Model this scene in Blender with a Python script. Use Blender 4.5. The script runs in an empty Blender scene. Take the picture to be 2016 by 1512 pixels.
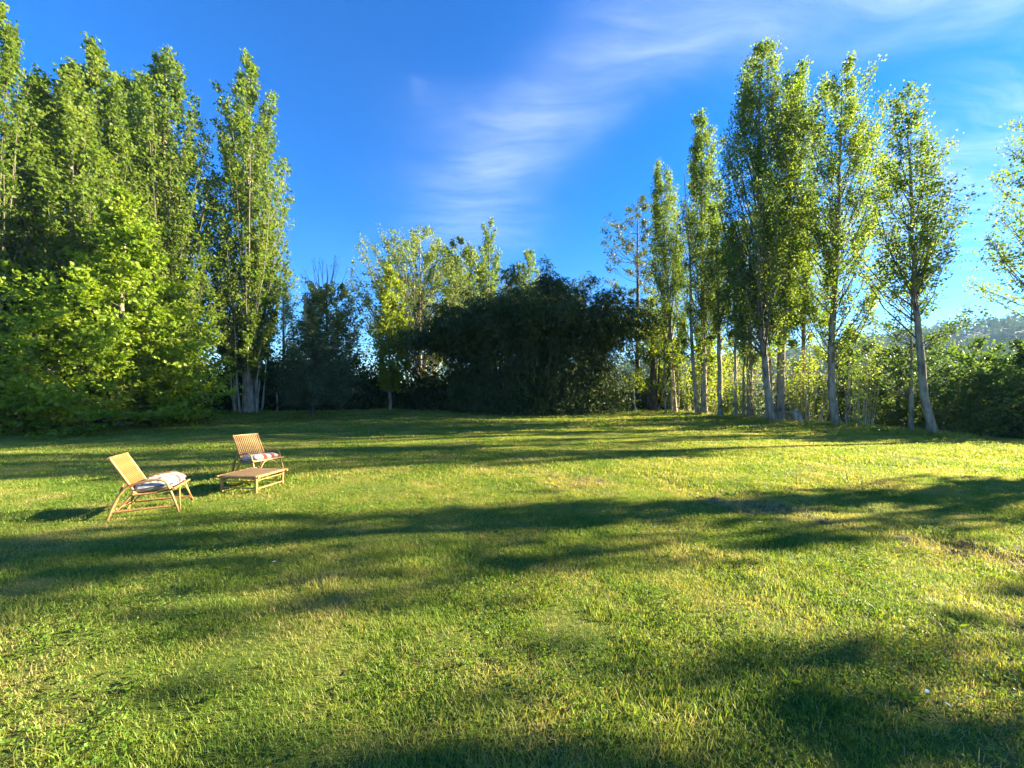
import bpy, math
import numpy as np
from mathutils import Vector, Matrix

C = bpy.context
sc = C.scene
COL = sc.collection

# ------------------------------------------------------------------ camera
cam_d = bpy.data.cameras.new("camera")
cam = bpy.data.objects.new("camera", cam_d)
COL.objects.link(cam)
cam.location = (0.0, 0.0, 1.5)
cam.rotation_euler = (math.radians(90.0), 0.0, 0.0)
cam_d.sensor_width = 36.0
cam_d.lens = 757.0 / 2016.0 * 36.0
cam_d.shift_y = -(756 - 780) / 2016.0
cam_d.clip_start = 0.05
cam_d.clip_end = 6000.0
sc.camera = cam

# ------------------------------------------------------------------ light
SUN_EL = 18.0
SUN_AZ = 11.0          # degrees forward of the +X axis
sd = bpy.data.lights.new("sun", 'SUN')
sd.energy = 5.0
sd.angle = math.radians(0.5)
sd.color = (1.0, 0.86, 0.58)
sun = bpy.data.objects.new("sun", sd)
COL.objects.link(sun)
ce = math.cos(math.radians(SUN_EL))
sdir = Vector((ce * math.cos(math.radians(SUN_AZ)), ce * math.sin(math.radians(SUN_AZ)), math.sin(math.radians(SUN_EL))))
sun.rotation_euler = sdir.to_track_quat('Z', 'Y').to_euler()
sun.location = (40, 8, 30)

world = bpy.data.worlds.new("World")
sc.world = world
world.use_nodes = True
SKY_STRENGTH = 0.050

def build_world():
    nt = world.node_tree
    nt.nodes.clear()
    N = nt.nodes.new
    L = nt.links.new
    def math_(op, a, b=None, c=None):
        n = N('ShaderNodeMath'); n.operation = op
        for i, v in enumerate((a, b, c)):
            if v is None: continue
            if isinstance(v, (int, float)): n.inputs[i].default_value = v
            else: L(v, n.inputs[i])
        return n.outputs[0]
    def sstep(v, a, b):
        n = N('ShaderNodeMapRange'); n.interpolation_type = 'SMOOTHSTEP'
        L(v, n.inputs[0]); n.inputs[1].default_value = a; n.inputs[2].default_value = b
        n.inputs[3].default_value = 0; n.inputs[4].default_value = 1
        return n.outputs[0]
    out = N('ShaderNodeOutputWorld')
    bg = N('ShaderNodeBackground')
    bg.inputs['Strength'].default_value = SKY_STRENGTH
    sky = N('ShaderNodeTexSky')
    sky.sky_type = 'NISHITA'
    sky.sun_disc = False
    sky.sun_elevation = math.radians(SUN_EL)
    sky.sun_rotation = math.radians(90.0 - SUN_AZ)
    sky.altitude = 100
    sky.air_density = 1.0
    sky.dust_density = 0.0
    sky.ozone_density = 3.0
    hs = N('ShaderNodeHueSaturation')
    hs.inputs['Saturation'].default_value = 1.42
    hs.inputs['Hue'].default_value = 0.508
    hs.inputs['Value'].default_value = 1.0
    L(sky.outputs[0], hs.inputs['Color'])
    tc = N('ShaderNodeTexCoord')
    tn = N('ShaderNodeMix'); tn.data_type = 'RGBA'; tn.blend_type = 'MULTIPLY'; tn.inputs[0].default_value = 1
    L(hs.outputs[0], tn.inputs[6]); tn.inputs[7].default_value = (0.72, 0.84, 1.02, 1)
    blue = tn.outputs[2]
    sx = N('ShaderNodeSeparateXYZ'); L(tc.outputs['Generated'], sx.inputs[0])
    x, y, z = sx.outputs
    zc = math_('MAXIMUM', z, 0.03)
    px = math_('DIVIDE', x, zc)           # cloud layer plane coordinates
    py = math_('DIVIDE', y, zc)
    cp = N('ShaderNodeCombineXYZ'); L(px, cp.inputs[0]); L(py, cp.inputs[1])
    # wispy cirrus: stretched noise, warped
    wn = N('ShaderNodeTexNoise'); wn.inputs['Scale'].default_value = 1.3; wn.inputs['Detail'].default_value = 3
    L(cp.outputs[0], wn.inputs['Vector'])
    wsub = N('ShaderNodeVectorMath'); wsub.operation = 'MULTIPLY_ADD'
    L(wn.outputs['Color'], wsub.inputs[0]); wsub.inputs[1].default_value = (0.42, 0.42, 0); L(cp.outputs[0], wsub.inputs[2])
    mp = N('ShaderNodeMapping'); L(wsub.outputs[0], mp.inputs['Vector'])
    mp.inputs['Rotation'].default_value = (0, 0, math.radians(38))
    mp.inputs['Scale'].default_value = (0.7, 3.0, 1)
    n1 = N('ShaderNodeTexNoise'); n1.inputs['Scale'].default_value = 2.3; n1.inputs['Detail'].default_value = 12; n1.inputs['Roughness'].default_value = 0.66
    L(mp.outputs[0], n1.inputs['Vector'])
    wisps = sstep(n1.outputs['Fac'], 0.24, 0.84)
    # one long streak on the cloud layer
    def seg(ax, ay, bx, by, w0, w1):
        dx, dy = bx - ax, by - ay
        l2 = dx * dx + dy * dy
        qx = math_('SUBTRACT', wx, ax); qy = math_('SUBTRACT', wy, ay)
        t = math_('DIVIDE', math_('ADD', math_('MULTIPLY', qx, dx), math_('MULTIPLY', qy, dy)), l2)
        t = math_('MINIMUM', math_('MAXIMUM', t, 0.0), 1.0)
        ex = math_('SUBTRACT', qx, math_('MULTIPLY', t, dx)); ey = math_('SUBTRACT', qy, math_('MULTIPLY', t, dy))
        d = math_('SQRT', math_('ADD', math_('MULTIPLY', ex, ex), math_('MULTIPLY', ey, ey)))
        w = math_('ADD', w0, math_('MULTIPLY', t, w1 - w0))
        r = math_('DIVIDE', d, w)
        return math_('POWER', 2.718, math_('MULTIPLY', math_('MULTIPLY', r, r), -1.0))
    wv = N('ShaderNodeVectorMath'); wv.operation = 'MULTIPLY_ADD'
    wn2 = N('ShaderNodeTexNoise'); wn2.inputs['Scale'].default_value = 2.2; wn2.inputs['Detail'].default_value = 4
    L(cp.outputs[0], wn2.inputs['Vector'])
    L(wn2.outputs['Color'], wv.inputs[0]); wv.inputs[1].default_value = (0.32, 0.32, 0); L(cp.outputs[0], wv.inputs[2])
    sw = N('ShaderNodeSeparateXYZ'); L(wv.outputs[0], sw.inputs[0])
    wx = math_('SUBTRACT', sw.outputs[0], 0.16); wy = math_('SUBTRACT', sw.outputs[1], 0.16)
    m1 = seg(1.25, 0.90, 0.33, 1.10, 0.13, 0.18)
    m2 = seg(0.33, 1.10, -0.08, 1.62, 0.16, 0.22)
    m3 = seg(-0.10, 1.55, -0.24, 2.35, 0.24, 0.36)
    m4 = seg(-0.28, 1.25, -0.36, 2.0, 0.04, 0.14)
    streak = math_('MAXIMUM', math_('MAXIMUM', m1, m2), math_('MAXIMUM', math_('MULTIPLY', m3, 0.7), math_('MULTIPLY', m4, 0.25)))
    streak = math_('MULTIPLY', streak, math_('ADD', 0.35, math_('MULTIPLY', wisps, 1.0)))
    # broad thin cirrus sheet on the sunny side
    sheet = math_('MULTIPLY', sstep(math_('SUBTRACT', px, math_('MULTIPLY', py, 0.25)), 0.75, 1.6), math_('ADD', 0.12, math_('MULTIPLY', wisps, 0.9)))
    cl = math_('MAXIMUM', math_('MULTIPLY', streak, 0.38), math_('MULTIPLY', sheet, 0.50))
    cl = math_('MULTIPLY', cl, sstep(z, 0.10, 0.42))
    # small cumulus heads low over the hill
    nc = N('ShaderNodeTexNoise'); nc.inputs['Scale'].default_value = 9.0; nc.inputs['Detail'].default_value = 6
    L(tc.outputs['Generated'], nc.inputs['Vector'])
    az = math_('ARCTAN2', x, y)
    lump = math_('MULTIPLY', sstep(az, 0.80, 0.90), math_('SUBTRACT', 1.0, sstep(az, 1.3, 1.6)))
    hgt = math_('ADD', 0.085, math_('MULTIPLY', math_('SUBTRACT', nc.outputs['Fac'], 0.5), 0.22))
    cum = math_('MULTIPLY', sstep(math_('SUBTRACT', hgt, z), -0.012, 0.022), lump)
    lum = N('ShaderNodeRGBToBW'); L(blue, lum.inputs[0])
    # cloud colour follows the brightness of the sky behind it
    cc = N('ShaderNodeMix'); cc.data_type = 'RGBA'
    L(cl, cc.inputs[0]); L(blue, cc.inputs[6])
    lift = N('ShaderNodeVectorMath'); lift.operation = 'MULTIPLY_ADD'
    cb = N('ShaderNodeCombineXYZ')
    for i, k in enumerate((0.85, 1.0, 1.12)):
        L(math_('MULTIPLY', math_('ADD', math_('MULTIPLY', lum.outputs[0], 1.0), 2.6), k), cb.inputs[i])
    L(cb.outputs[0], cc.inputs[7])
    cc2 = N('ShaderNodeMix'); cc2.data_type = 'RGBA'
    L(math_('MULTIPLY', cum, 0.75), cc2.inputs[0]); L(cc.outputs[2], cc2.inputs[6])
    cc2.inputs[7].default_value = (3.6, 3.4, 3.3, 1)
    L(cc2.outputs[2], bg.inputs['Color'])
    L(bg.outputs[0], out.inputs['Surface'])
build_world()

sc.view_settings.view_transform = 'Standard'
sc.view_settings.look = 'None'
sc.view_settings.exposure = 2.9
sc.view_settings.gamma = 1.0
sc.view_settings.use_curve_mapping = False
sc.render.engine = 'CYCLES'
cy = sc.cycles
cy.use_denoising = True
cy.denoiser = 'OPENIMAGEDENOISE'
cy.denoising_input_passes = 'RGB_ALBEDO_NORMAL'
cy.max_bounces = 6
cy.diffuse_bounces = 3
cy.glossy_bounces = 2
cy.transmission_bounces = 4
cy.transparent_max_bounces = 4
cy.volume_bounces = 0
cy.sample_clamp_indirect = 6.0
cy.use_adaptive_sampling = True
cy.adaptive_threshold = 0.015

# ------------------------------------------------------------------ small tools
def norm(v):
    return v / np.maximum(np.linalg.norm(v, axis=-1, keepdims=True), 1e-9)

_lat = {}
def vnoise(x, y, seed=0):
    if seed not in _lat:
        _lat[seed] = np.random.default_rng(1000 + seed).random((256, 256))
    g = _lat[seed]
    x = np.asarray(x, float); y = np.asarray(y, float)
    xi = np.floor(x).astype(int); yi = np.floor(y).astype(int)
    fx = x - xi; fy = y - yi
    fx = fx * fx * (3 - 2 * fx); fy = fy * fy * (3 - 2 * fy)
    a = g[xi % 256, yi % 256]; b = g[(xi + 1) % 256, yi % 256]
    c = g[xi % 256, (yi + 1) % 256]; d = g[(xi + 1) % 256, (yi + 1) % 256]
    return (a * (1 - fx) + b * fx) * (1 - fy) + (c * (1 - fx) + d * fx) * fy - 0.5

def ss(v, a, b):
    t = np.clip((np.asarray(v, float) - a) / (b - a), 0, 1)
    return t * t * (3 - 2 * t)

def edge_x(y):
    y = np.asarray(y, float)
    return np.where(y > 12, 17.4 - (y - 12) * 0.33, 17.4 + (12 - y) * 0.35)

def bare(x, y):
    """where the lawn is worn to earth: the torn patch and the scraped track"""
    x = np.asarray(x, float); y = np.asarray(y, float)
    n = vnoise(x * 3.1, y * 2.2, 11) + 0.6 * vnoise(x * 8.0, y * 6.0, 12)
    def blob(cx, cy_, rx, ry, rot):
        c, s = math.cos(rot), math.sin(rot)
        u = ((x - cx) * c + (y - cy_) * s) / rx
        v = (-(x - cx) * s + (y - cy_) * c) / ry
        return 1.0 - np.sqrt(u * u + v * v)
    m = np.maximum.reduce([
        blob(1.15, 7.4, 1.5, 0.75, -1.15),
        blob(0.75, 8.6, 0.9, 0.45, -1.0),
        blob(-1.05, 7.3, 0.35, 0.35, 0.0) * 0.8,
        blob(3.5, 5.05, 1.7, 0.34, -0.88),
        blob(4.6, 3.85, 1.4, 0.40, -0.75),
        blob(5.4, 3.3, 1.2, 0.36, -0.7),
        blob(5.6, 7.2, 0.7, 0.35, 0.2) * 0.8,
    ])
    return ss(m * 1.1 + n * 1.0, 0.10, 0.50)

def H(x, y):
    x = np.asarray(x, float); y = np.asarray(y, float)
    h = 0.40 * ss(y, 14, 28)
    d = x - edge_x(y)
    h = h - 2.6 * ss(d, 0, 13)
    far = 1 - ss(np.hypot(x, y), 40, 90)
    h = h + far * (0.10 * vnoise(x * 0.22, y * 0.22, 1) + 0.05 * vnoise(x * 0.75, y * 0.75, 2) + 0.035 * vnoise(x * 2.6, y * 2.6, 3))
    near = 1 - ss(np.hypot(x, y), 14, 22)
    b = bare(x, y)
    h = h + near * b * (0.07 * vnoise(x * 5, y * 5, 4) + 0.05 * vnoise(x * 12, y * 12, 5) - 0.01)
    return h

def Hs(x, y):
    return float(H(np.array([x]), np.array([y]))[0])

# ------------------------------------------------------------------ mesh builder
class MB:
    def __init__(self):
        self.v = []; self.q = []; self.t = []; self.qa = []; self.ta = []; self.n = 0
    def add(self, verts, quads=None, tris=None, tint=0.5):
        verts = np.asarray(verts, float).reshape(-1, 3)
        if quads is not None and len(quads):
            quads = np.asarray(quads, np.int64).reshape(-1, 4)
            self.q.append(quads + self.n)
            self.qa.append(np.broadcast_to(np.asarray(tint, float), (len(quads),)) if np.ndim(tint) == 0 else np.asarray(tint, float))
        if tris is not None and len(tris):
            tris = np.asarray(tris, np.int64).reshape(-1, 3)
            self.t.append(tris + self.n)
            self.ta.append(np.broadcast_to(np.asarray(tint, float), (len(tris),)) if np.ndim(tint) == 0 else np.asarray(tint, float))
        self.v.append(verts); self.n += len(verts)
    def mesh(self, name, mat, smooth=False):
        me = bpy.data.meshes.new(name)
        v = np.concatenate(self.v) if self.v else np.zeros((0, 3))
        q = np.concatenate(self.q) if self.q else np.zeros((0, 4), np.int64)
        t = np.concatenate(self.t) if self.t else np.zeros((0, 3), np.int64)
        me.vertices.add(len(v)); me.vertices.foreach_set('co', v.astype(np.float32).ravel())
        nl = q.size + t.size
        me.loops.add(nl)
        me.loops.foreach_set('vertex_index', np.concatenate([q.ravel(), t.ravel()]).astype(np.int32))
        nf = len(q) + len(t)
        me.polygons.add(nf)
        st = np.concatenate([np.arange(len(q)) * 4, q.size + np.arange(len(t)) * 3]).astype(np.int32)
        me.polygons.foreach_set('loop_start', st)
        me.polygons.foreach_set('use_smooth', np.full(nf, bool(smooth)))
        a = me.attributes.new('tint', 'FLOAT', 'FACE')
        tv = np.concatenate(self.qa + self.ta) if (self.qa or self.ta) else np.zeros(0)
        a.data.foreach_set('value', tv.astype(np.float32))
        me.update(calc_edges=True)
        if mat: me.materials.append(mat)
        return me
    def obj(self, name, mat, parent=None, smooth=False):
        o = bpy.data.objects.new(name, self.mesh(name, mat, smooth))
        COL.objects.link(o)
        if parent: o.parent = parent
        return o

def tubes(mb, P, R, k=5, tint=0.5, cap=True):
    """P (B,n,3) polylines, R (B,n) radii"""
    P = np.asarray(P, float); R = np.asarray(R, float)
    if P.ndim == 2: P = P[None]; R = R[None]
    B, n, _ = P.shape
    T = np.empty_like(P)
    T[:, 1:-1] = P[:, 2:] - P[:, :-2]; T[:, 0] = P[:, 1] - P[:, 0]; T[:, -1] = P[:, -1] - P[:, -2]
    T = norm(T)
    md = norm(P[:, -1] - P[:, 0] + 1e-6)
    ref = np.where(np.abs(md[:, :1]) < 0.6, np.array([[1.0, 0, 0]]), np.array([[0, 1.0, 0]]))
    ref = np.where((np.abs(md[:, :1]) >= 0.6) & (np.abs(md[:, 1:2]) > 0.6), np.array([[0, 0, 1.0]]), ref)
    U = norm(np.cross(T, ref[:, None, :])); V = np.cross(T, U)
    a = np.arange(k) / k * 2 * math.pi
    ring = P[:, :, None, :] + R[:, :, None, None] * (U[:, :, None, :] * np.cos(a)[None, None, :, None] + V[:, :, None, :] * np.sin(a)[None, None, :, None])
    idx = np.arange(B * n * k).reshape(B, n, k)
    i0 = idx[:, :-1]; i1 = idx[:, 1:]
    q = np.stack([i0, np.roll(i0, -1, 2), np.roll(i1, -1, 2), i1], -1).reshape(-1, 4)
    mb.add(ring.reshape(-1, 3), quads=q, tint=tint)
    if cap:
        for b in range(B) if B < 40 else []:
            for r, flip in ((0, True), (n - 1, False)):
                c = ring[b, r]
                tri = [(0, i + 1, i) if flip else (0, i, i + 1) for i in range(1, k - 1)]
                mb.add(c, tris=tri, tint=tint)

def box(mb, c, s, rot=0.0, tint=0.5):
    x, y, z = np.asarray(s) / 2
    v = np.array([(-x, -y, -z), (x, -y, -z), (x, y, -z), (-x, y, -z), (-x, -y, z), (x, -y, z), (x, y, z), (-x, y, z)])
    cr, sr = math.cos(rot), math.sin(rot)
    v = np.stack([v[:, 0] * cr - v[:, 1] * sr, v[:, 0] * sr + v[:, 1] * cr, v[:, 2]], 1) + np.asarray(c)
    mb.add(v, quads=[(0, 3, 2, 1), (4, 5, 6, 7), (0, 1, 5, 4), (1, 2, 6, 5), (2, 3, 7, 6), (3, 0, 4, 7)], tint=tint)

def leaves(mb, P, axis, L, W, rng, fold=0.12, tint=None):
    """one folded rhombic leaf per point"""
    N = len(P)
    axis = norm(axis)
    side = norm(np.cross(axis, rng.normal(size=(N, 3))))
    nrm = np.cross(axis, side)
    L = np.broadcast_to(L, (N,))[:, None] * rng.uniform(0.7, 1.25, (N, 1))
    W = np.broadcast_to(W, (N,))[:, None] * rng.uniform(0.75, 1.2, (N, 1))
    a = P
    b = P + axis * L * 0.42 + side * W * 0.5 + nrm * W * fold
    c = P + axis * L
    d = P + axis * L * 0.42 - side * W * 0.5 + nrm * W * fold
    v = np.stack([a, b, c, d], 1).reshape(-1, 3)
    q = np.arange(N * 4).reshape(N, 4)
    mb.add(v, quads=q, tint=rng.random(N) if tint is None else tint)

# ------------------------------------------------------------------ materials
def new_mat(name):
    m = bpy.data.materials.new(name); m.use_nodes = True
    nt = m.node_tree; nt.nodes.clear()
    return m, nt

def ramp(nt, fac, stops):
    r = nt.nodes.new('ShaderNodeValToRGB')
    el = r.color_ramp.elements
    while len(el) < len(stops): el.new(0.5)
    for e, (p, c) in zip(el, stops):
        e.position = p; e.color = (*c, 1)
    nt.links.new(fac, r.inputs[0])
    return r.outputs[0]

def leaf_mat(name, c0, c1, c2, trans=0.42, rough=0.5, spec=0.3, big=0.25):
    """thin leaf: reflects and lets light through; hue wanders leaf to leaf and branch to branch"""
    m, nt = new_mat(name)
    N = nt.nodes.new; L = nt.links.new
    at = N('ShaderNodeAttribute'); at.attribute_name = 'tint'
    geo = N('ShaderNodeNewGeometry')
    ns = N('ShaderNodeTexNoise'); ns.inputs['Scale'].default_value = 0.9; ns.inputs['Detail'].default_value = 3
    L(geo.outputs['Position'], ns.inputs['Vector'])
    ma = N('ShaderNodeMath'); ma.operation = 'MULTIPLY_ADD'
    L(ns.outputs['Fac'], ma.inputs[0]); ma.inputs[1].default_value = big * 4; ma.inputs[2].default_value = -big * 2
    mb_ = N('ShaderNodeMath'); mb_.operation = 'ADD'; mb_.use_clamp = True
    L(at.outputs['Fac'], mb_.inputs[0]); L(ma.outputs[0], mb_.inputs[1])
    col = ramp(nt, mb_.outputs[0], [(0.0, c0), (0.5, c1), (1.0, c2)])
    p = N('ShaderNodeBsdfPrincipled')
    L(col, p.inputs['Base Color']); p.inputs['Roughness'].default_value = rough
    p.inputs['Specular IOR Level'].default_value = spec
    tr = N('ShaderNodeBsdfTranslucent')
    mul = N('ShaderNodeMix'); mul.data_type = 'RGBA'; mul.blend_type = 'MULTIPLY'; mul.inputs[0].default_value = 1
    L(col, mul.inputs[6]); mul.inputs[7].default_value = (1.65, 1.65, 0.75, 1)
    L(mul.outputs[2], tr.inputs['Color'])
    mx = N('ShaderNodeMixShader'); mx.inputs[0].default_value = trans
    L(p.outputs[0], mx.inputs[1]); L(tr.outputs[0], mx.inputs[2])
    o = N('ShaderNodeOutputMaterial'); L(mx.outputs[0], o.inputs['Surface'])
    return m

def bark_mat(name, c0, c1, c2, scale=6.0, stretch=0.25, bump=0.6):
    m, nt = new_mat(name)
    N = nt.nodes.new; L = nt.links.new
    tc = N('ShaderNodeTexCoord')
    mp = N('ShaderNodeMapping'); mp.inputs['Scale'].default_value = (1, 1, stretch)
    L(tc.outputs['Object'], mp.inputs['Vector'])
    n1 = N('ShaderNodeTexNoise'); n1.inputs['Scale'].default_value = scale; n1.inputs['Detail'].default_value = 7; n1.inputs['Roughness'].default_value = 0.65
    L(mp.outputs[0], n1.inputs['Vector'])
    n2 = N('ShaderNodeTexNoise'); n2.inputs['Scale'].default_value = scale * 0.35; n2.inputs['Detail'].default_value = 3
    L(tc.outputs['Object'], n2.inputs['Vector'])
    ad = N('ShaderNodeMath'); ad.operation = 'MULTIPLY_ADD'; L(n2.outputs['Fac'], ad.inputs[0]); ad.inputs[1].default_value = 0.5
    L(n1.outputs['Fac'], ad.inputs[2])
    col = ramp(nt, ad.outputs[0], [(0.56, c0), (0.72, c1), (0.9, c2)])
    p = N('ShaderNodeBsdfPrincipled'); L(col, p.inputs['Base Color'])
    p.inputs['Roughness'].default_value = 0.85; p.inputs['Specular IOR Level'].default_value = 0.2
    b = N('ShaderNodeBump'); b.inputs['Strength'].default_value = bump; b.inputs['Distance'].default_value = 0.03
    L(n1.outputs['Fac'], b.inputs['Height']); L(b.outputs[0], p.inputs['Normal'])
    o = N('ShaderNodeOutputMaterial'); L(p.outputs[0], o.inputs['Surface'])
    return m

def plain_mat(name, c, rough=0.6, spec=0.3, var=0.15, scale=8.0, metallic=0.0):
    m, nt = new_mat(name)
    N = nt.nodes.new; L = nt.links.new
    tc = N('ShaderNodeTexCoord')
    n1 = N('ShaderNodeTexNoise'); n1.inputs['Scale'].default_value = scale; n1.inputs['Detail'].default_value = 5
    L(tc.outputs['Object'], n1.inputs['Vector'])
    col = ramp(nt, n1.outputs['Fac'], [(0.3, tuple(v * (1 - var) for v in c)), (0.7, tuple(min(1, v * (1 + var)) for v in c))])
    p = N('ShaderNodeBsdfPrincipled'); L(col, p.inputs['Base Color'])
    p.inputs['Roughness'].default_value = rough; p.inputs['Specular IOR Level'].default_value = spec; p.inputs['Metallic'].default_value = metallic
    o = N('ShaderNodeOutputMaterial'); L(p.outputs[0], o.inputs['Surface'])
    return m

M = {}
M['poplar'] = leaf_mat('poplar_leaf', (0.07, 0.122, 0.017), (0.118, 0.178, 0.026), (0.18, 0.225, 0.042), trans=0.55, rough=0.5, spec=0.22)
M['poplar_young'] = leaf_mat('young_poplar_leaf', (0.12, 0.18, 0.016), (0.19, 0.24, 0.024), (0.27, 0.29, 0.04), trans=0.5, spec=0.12)
M['hornbeam'] = leaf_mat('hornbeam_leaf', (0.10, 0.175, 0.013), (0.17, 0.25, 0.018), (0.26, 0.31, 0.03), trans=0.52, rough=0.45)
M['pale'] = leaf_mat('pale_willow_leaf', (0.11, 0.16, 0.035), (0.16, 0.21, 0.05), (0.22, 0.26, 0.08), trans=0.4)
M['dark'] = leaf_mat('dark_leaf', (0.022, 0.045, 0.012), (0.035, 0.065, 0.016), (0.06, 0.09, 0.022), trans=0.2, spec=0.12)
M['ivy'] = leaf_mat('ivy_leaf', (0.06, 0.10, 0.022), (0.09, 0.145, 0.032), (0.13, 0.19, 0.045), trans=0.4, spec=0.4)
M['needle'] = leaf_mat('conifer_needle', (0.035, 0.065, 0.022), (0.055, 0.095, 0.032), (0.085, 0.12, 0.045), trans=0.2)
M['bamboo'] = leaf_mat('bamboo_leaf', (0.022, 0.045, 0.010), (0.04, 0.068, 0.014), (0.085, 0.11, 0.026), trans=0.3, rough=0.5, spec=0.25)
M['alder'] = leaf_mat('alder_leaf', (0.045, 0.075, 0.025), (0.07, 0.10, 0.035), (0.10, 0.13, 0.05), trans=0.3)
M['shrub'] = leaf_mat('shrub_leaf', (0.045, 0.09, 0.024), (0.07, 0.125, 0.03), (0.12, 0.175, 0.04), trans=0.42, spec=0.15)
M['hill'] = leaf_mat('hill_wood_leaf', (0.028, 0.055, 0.016), (0.05, 0.085, 0.022), (0.085, 0.11, 0.03), trans=0.12, big=0.4, spec=0.03, rough=0.8)
M['bark'] = bark_mat('poplar_bark', (0.085, 0.068, 0.046), (0.23, 0.19, 0.135), (0.38, 0.325, 0.24), bump=1.0)
M['limb'] = bark_mat('limb_bark', (0.05, 0.042, 0.03), (0.10, 0.085, 0.062), (0.16, 0.14, 0.105))
M['bark_pale'] = bark_mat('pale_bark', (0.20, 0.17, 0.12), (0.38, 0.33, 0.25), (0.52, 0.47, 0.37), bump=0.4)
M['bark_dark'] = bark_mat('dark_bark', (0.03, 0.026, 0.02), (0.07, 0.058, 0.045), (0.13, 0.11, 0.085))
M['culm'] = bark_mat('bamboo_culm', (0.03, 0.04, 0.014), (0.055, 0.065, 0.022), (0.10, 0.10, 0.04), bump=0.1)

# ------------------------------------------------------------------ tagging
def tag(o, label=None, cat=None, group=None, kind=None):
    if label: o['label'] = label
    if cat: o['category'] = cat
    if group: o['group'] = group
    if kind: o['kind'] = kind
    return o
def thing(name, label, cat, loc=(0, 0, 0), rotz=0.0, group=None):
    o = bpy.data.objects.new(name, None); COL.objects.link(o)
    o.empty_display_size = 0.2
    o.location = loc; o.rotation_euler = (0, 0, rotz)
    return tag(o, label, cat, group)

# ------------------------------------------------------------------ ground
def ground_mat():
    m, nt = new_mat('lawn_ground')
    N = nt.nodes.new; L = nt.links.new
    geo = N('ShaderNodeNewGeometry')
    at = N('ShaderNodeAttribute'); at.attribute_name = 'bare'
    n1 = N('ShaderNodeTexNoise'); n1.inputs['Scale'].default_value = 1.1; n1.inputs['Detail'].default_value = 6; n1.inputs['Roughness'].default_value = 0.6
    n2 = N('ShaderNodeTexNoise'); n2.inputs['Scale'].default_value = 28; n2.inputs['Detail'].default_value = 6; n2.inputs['Roughness'].default_value = 0.75
    for n in (n1, n2): L(geo.outputs['Position'], n.inputs['Vector'])
    ad = N('ShaderNodeMath'); ad.operation = 'MULTIPLY_ADD'; L(n2.outputs['Fac'], ad.inputs[0]); ad.inputs[1].default_value = 0.7
    sb = N('ShaderNodeMath'); sb.operation = 'SUBTRACT'; L(n1.outputs['Fac'], sb.inputs[0]); sb.inputs[1].default_value = 0.35
    L(sb.outputs[0], ad.inputs[2])
    grass = ramp(nt, ad.outputs[0], [(0.25, (0.05, 0.08, 0.014)), (0.5, (0.10, 0.14, 0.022)), (0.78, (0.18, 0.175, 0.05))])
    earth = ramp(nt, n2.outputs['Fac'], [(0.3, (0.065, 0.056, 0.03)), (0.5, (0.12, 0.108, 0.055)), (0.75, (0.22, 0.20, 0.10))])
    mx = N('ShaderNodeMix'); mx.data_type = 'RGBA'
    L(at.outputs['Fac'], mx.inputs[0]); L(grass, mx.inputs[6]); L(earth, mx.inputs[7])
    p = N('ShaderNodeBsdfPrincipled'); L(mx.outputs[2], p.inputs['Base Color'])
    p.inputs['Roughness'].default_value = 0.95; p.inputs['Specular IOR Level'].default_value = 0.1
    b = N('ShaderNodeBump'); b.inputs['Strength'].default_value = 0.9; b.inputs['Distance'].default_value = 0.03
    L(n2.outputs['Fac'], b.inputs['Height']); L(b.outputs[0], p.inputs['Normal'])
    o = N('ShaderNodeOutputMaterial'); L(p.outputs[0], o.inputs['Surface'])
    return m

def axis_lines(lo, hi, step, far_lo, far_hi, g=1.22):
    c = list(np.arange(lo, hi + 1e-6, step))
    a = [hi]; s = step
    while a[-1] < far_hi: s *= g; a.append(a[-1] + s)
    b = [lo]; s = step
    while b[-1] > far_lo: s *= g; b.append(b[-1] - s)
    return np.array(b[:0:-1] + c + a[1:])

def build_ground():
    xs = axis_lines(-9, 11, 0.11, -2200, 2200, 1.12)
    ys = axis_lines(0.5, 13, 0.11, -1200, 3000, 1.10)
    X, Y = np.meshgrid(xs, ys, indexing='ij')
    Z = H(X, Y)
    nx, ny = X.shape
    idx = np.arange(nx * ny).reshape(nx, ny)
    q = np.stack([idx[:-1, :-1], idx[1:, :-1], idx[1:, 1:], idx[:-1, 1:]], -1).reshape(-1, 4)
    mb = MB(); mb.add(np.stack([X, Y, Z], -1).reshape(-1, 3), quads=q)
    o = mb.obj('lawn', ground_mat(), smooth=True)
    a = o.data.attributes.new('bare', 'FLOAT', 'POINT')
    a.data.foreach_set('value', bare(X, Y).ravel().astype(np.float32))
    tag(o, kind='structure')
build_ground()

# ------------------------------------------------------------------ air
def build_haze():
    mb = MB(); box(mb, (380, 380, 47), (1000, 1040, 104))
    m, nt = new_mat('haze_air')
    v = nt.nodes.new('ShaderNodeVolumePrincipled')
    v.inputs['Color'].default_value = (0.38, 0.64, 1.0, 1); v.inputs['Density'].default_value = 0.00028; v.inputs['Anisotropy'].default_value = 0.0
    o_ = nt.nodes.new('ShaderNodeOutputMaterial'); nt.links.new(v.outputs[0], o_.inputs['Volume'])
    o = mb.obj('haze', m); tag(o, 'thin evening haze filling the valley air', kind='stuff')
build_haze()

# ------------------------------------------------------------------ hills beyond the valley
def hill_h(x, y):
    r = np.hypot(x, y); th = np.degrees(np.arctan2(x, y))
    near = 19 * ss(r, 135, 300) + 3 * vnoise(x * 0.02, y * 0.02, 21)
    ridge = (30 + 34 * ss(th, 6, 60) + 9 * vnoise(th * 0.12, 0 * th, 22) + 4 * vnoise(th * 0.5, 0 * th, 23)) * ss(r, 330, 720)
    side = ss(th, -6, 12) * (1 - ss(th, 118, 140))
    return -3.2 + (near + ridge) * side

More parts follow.
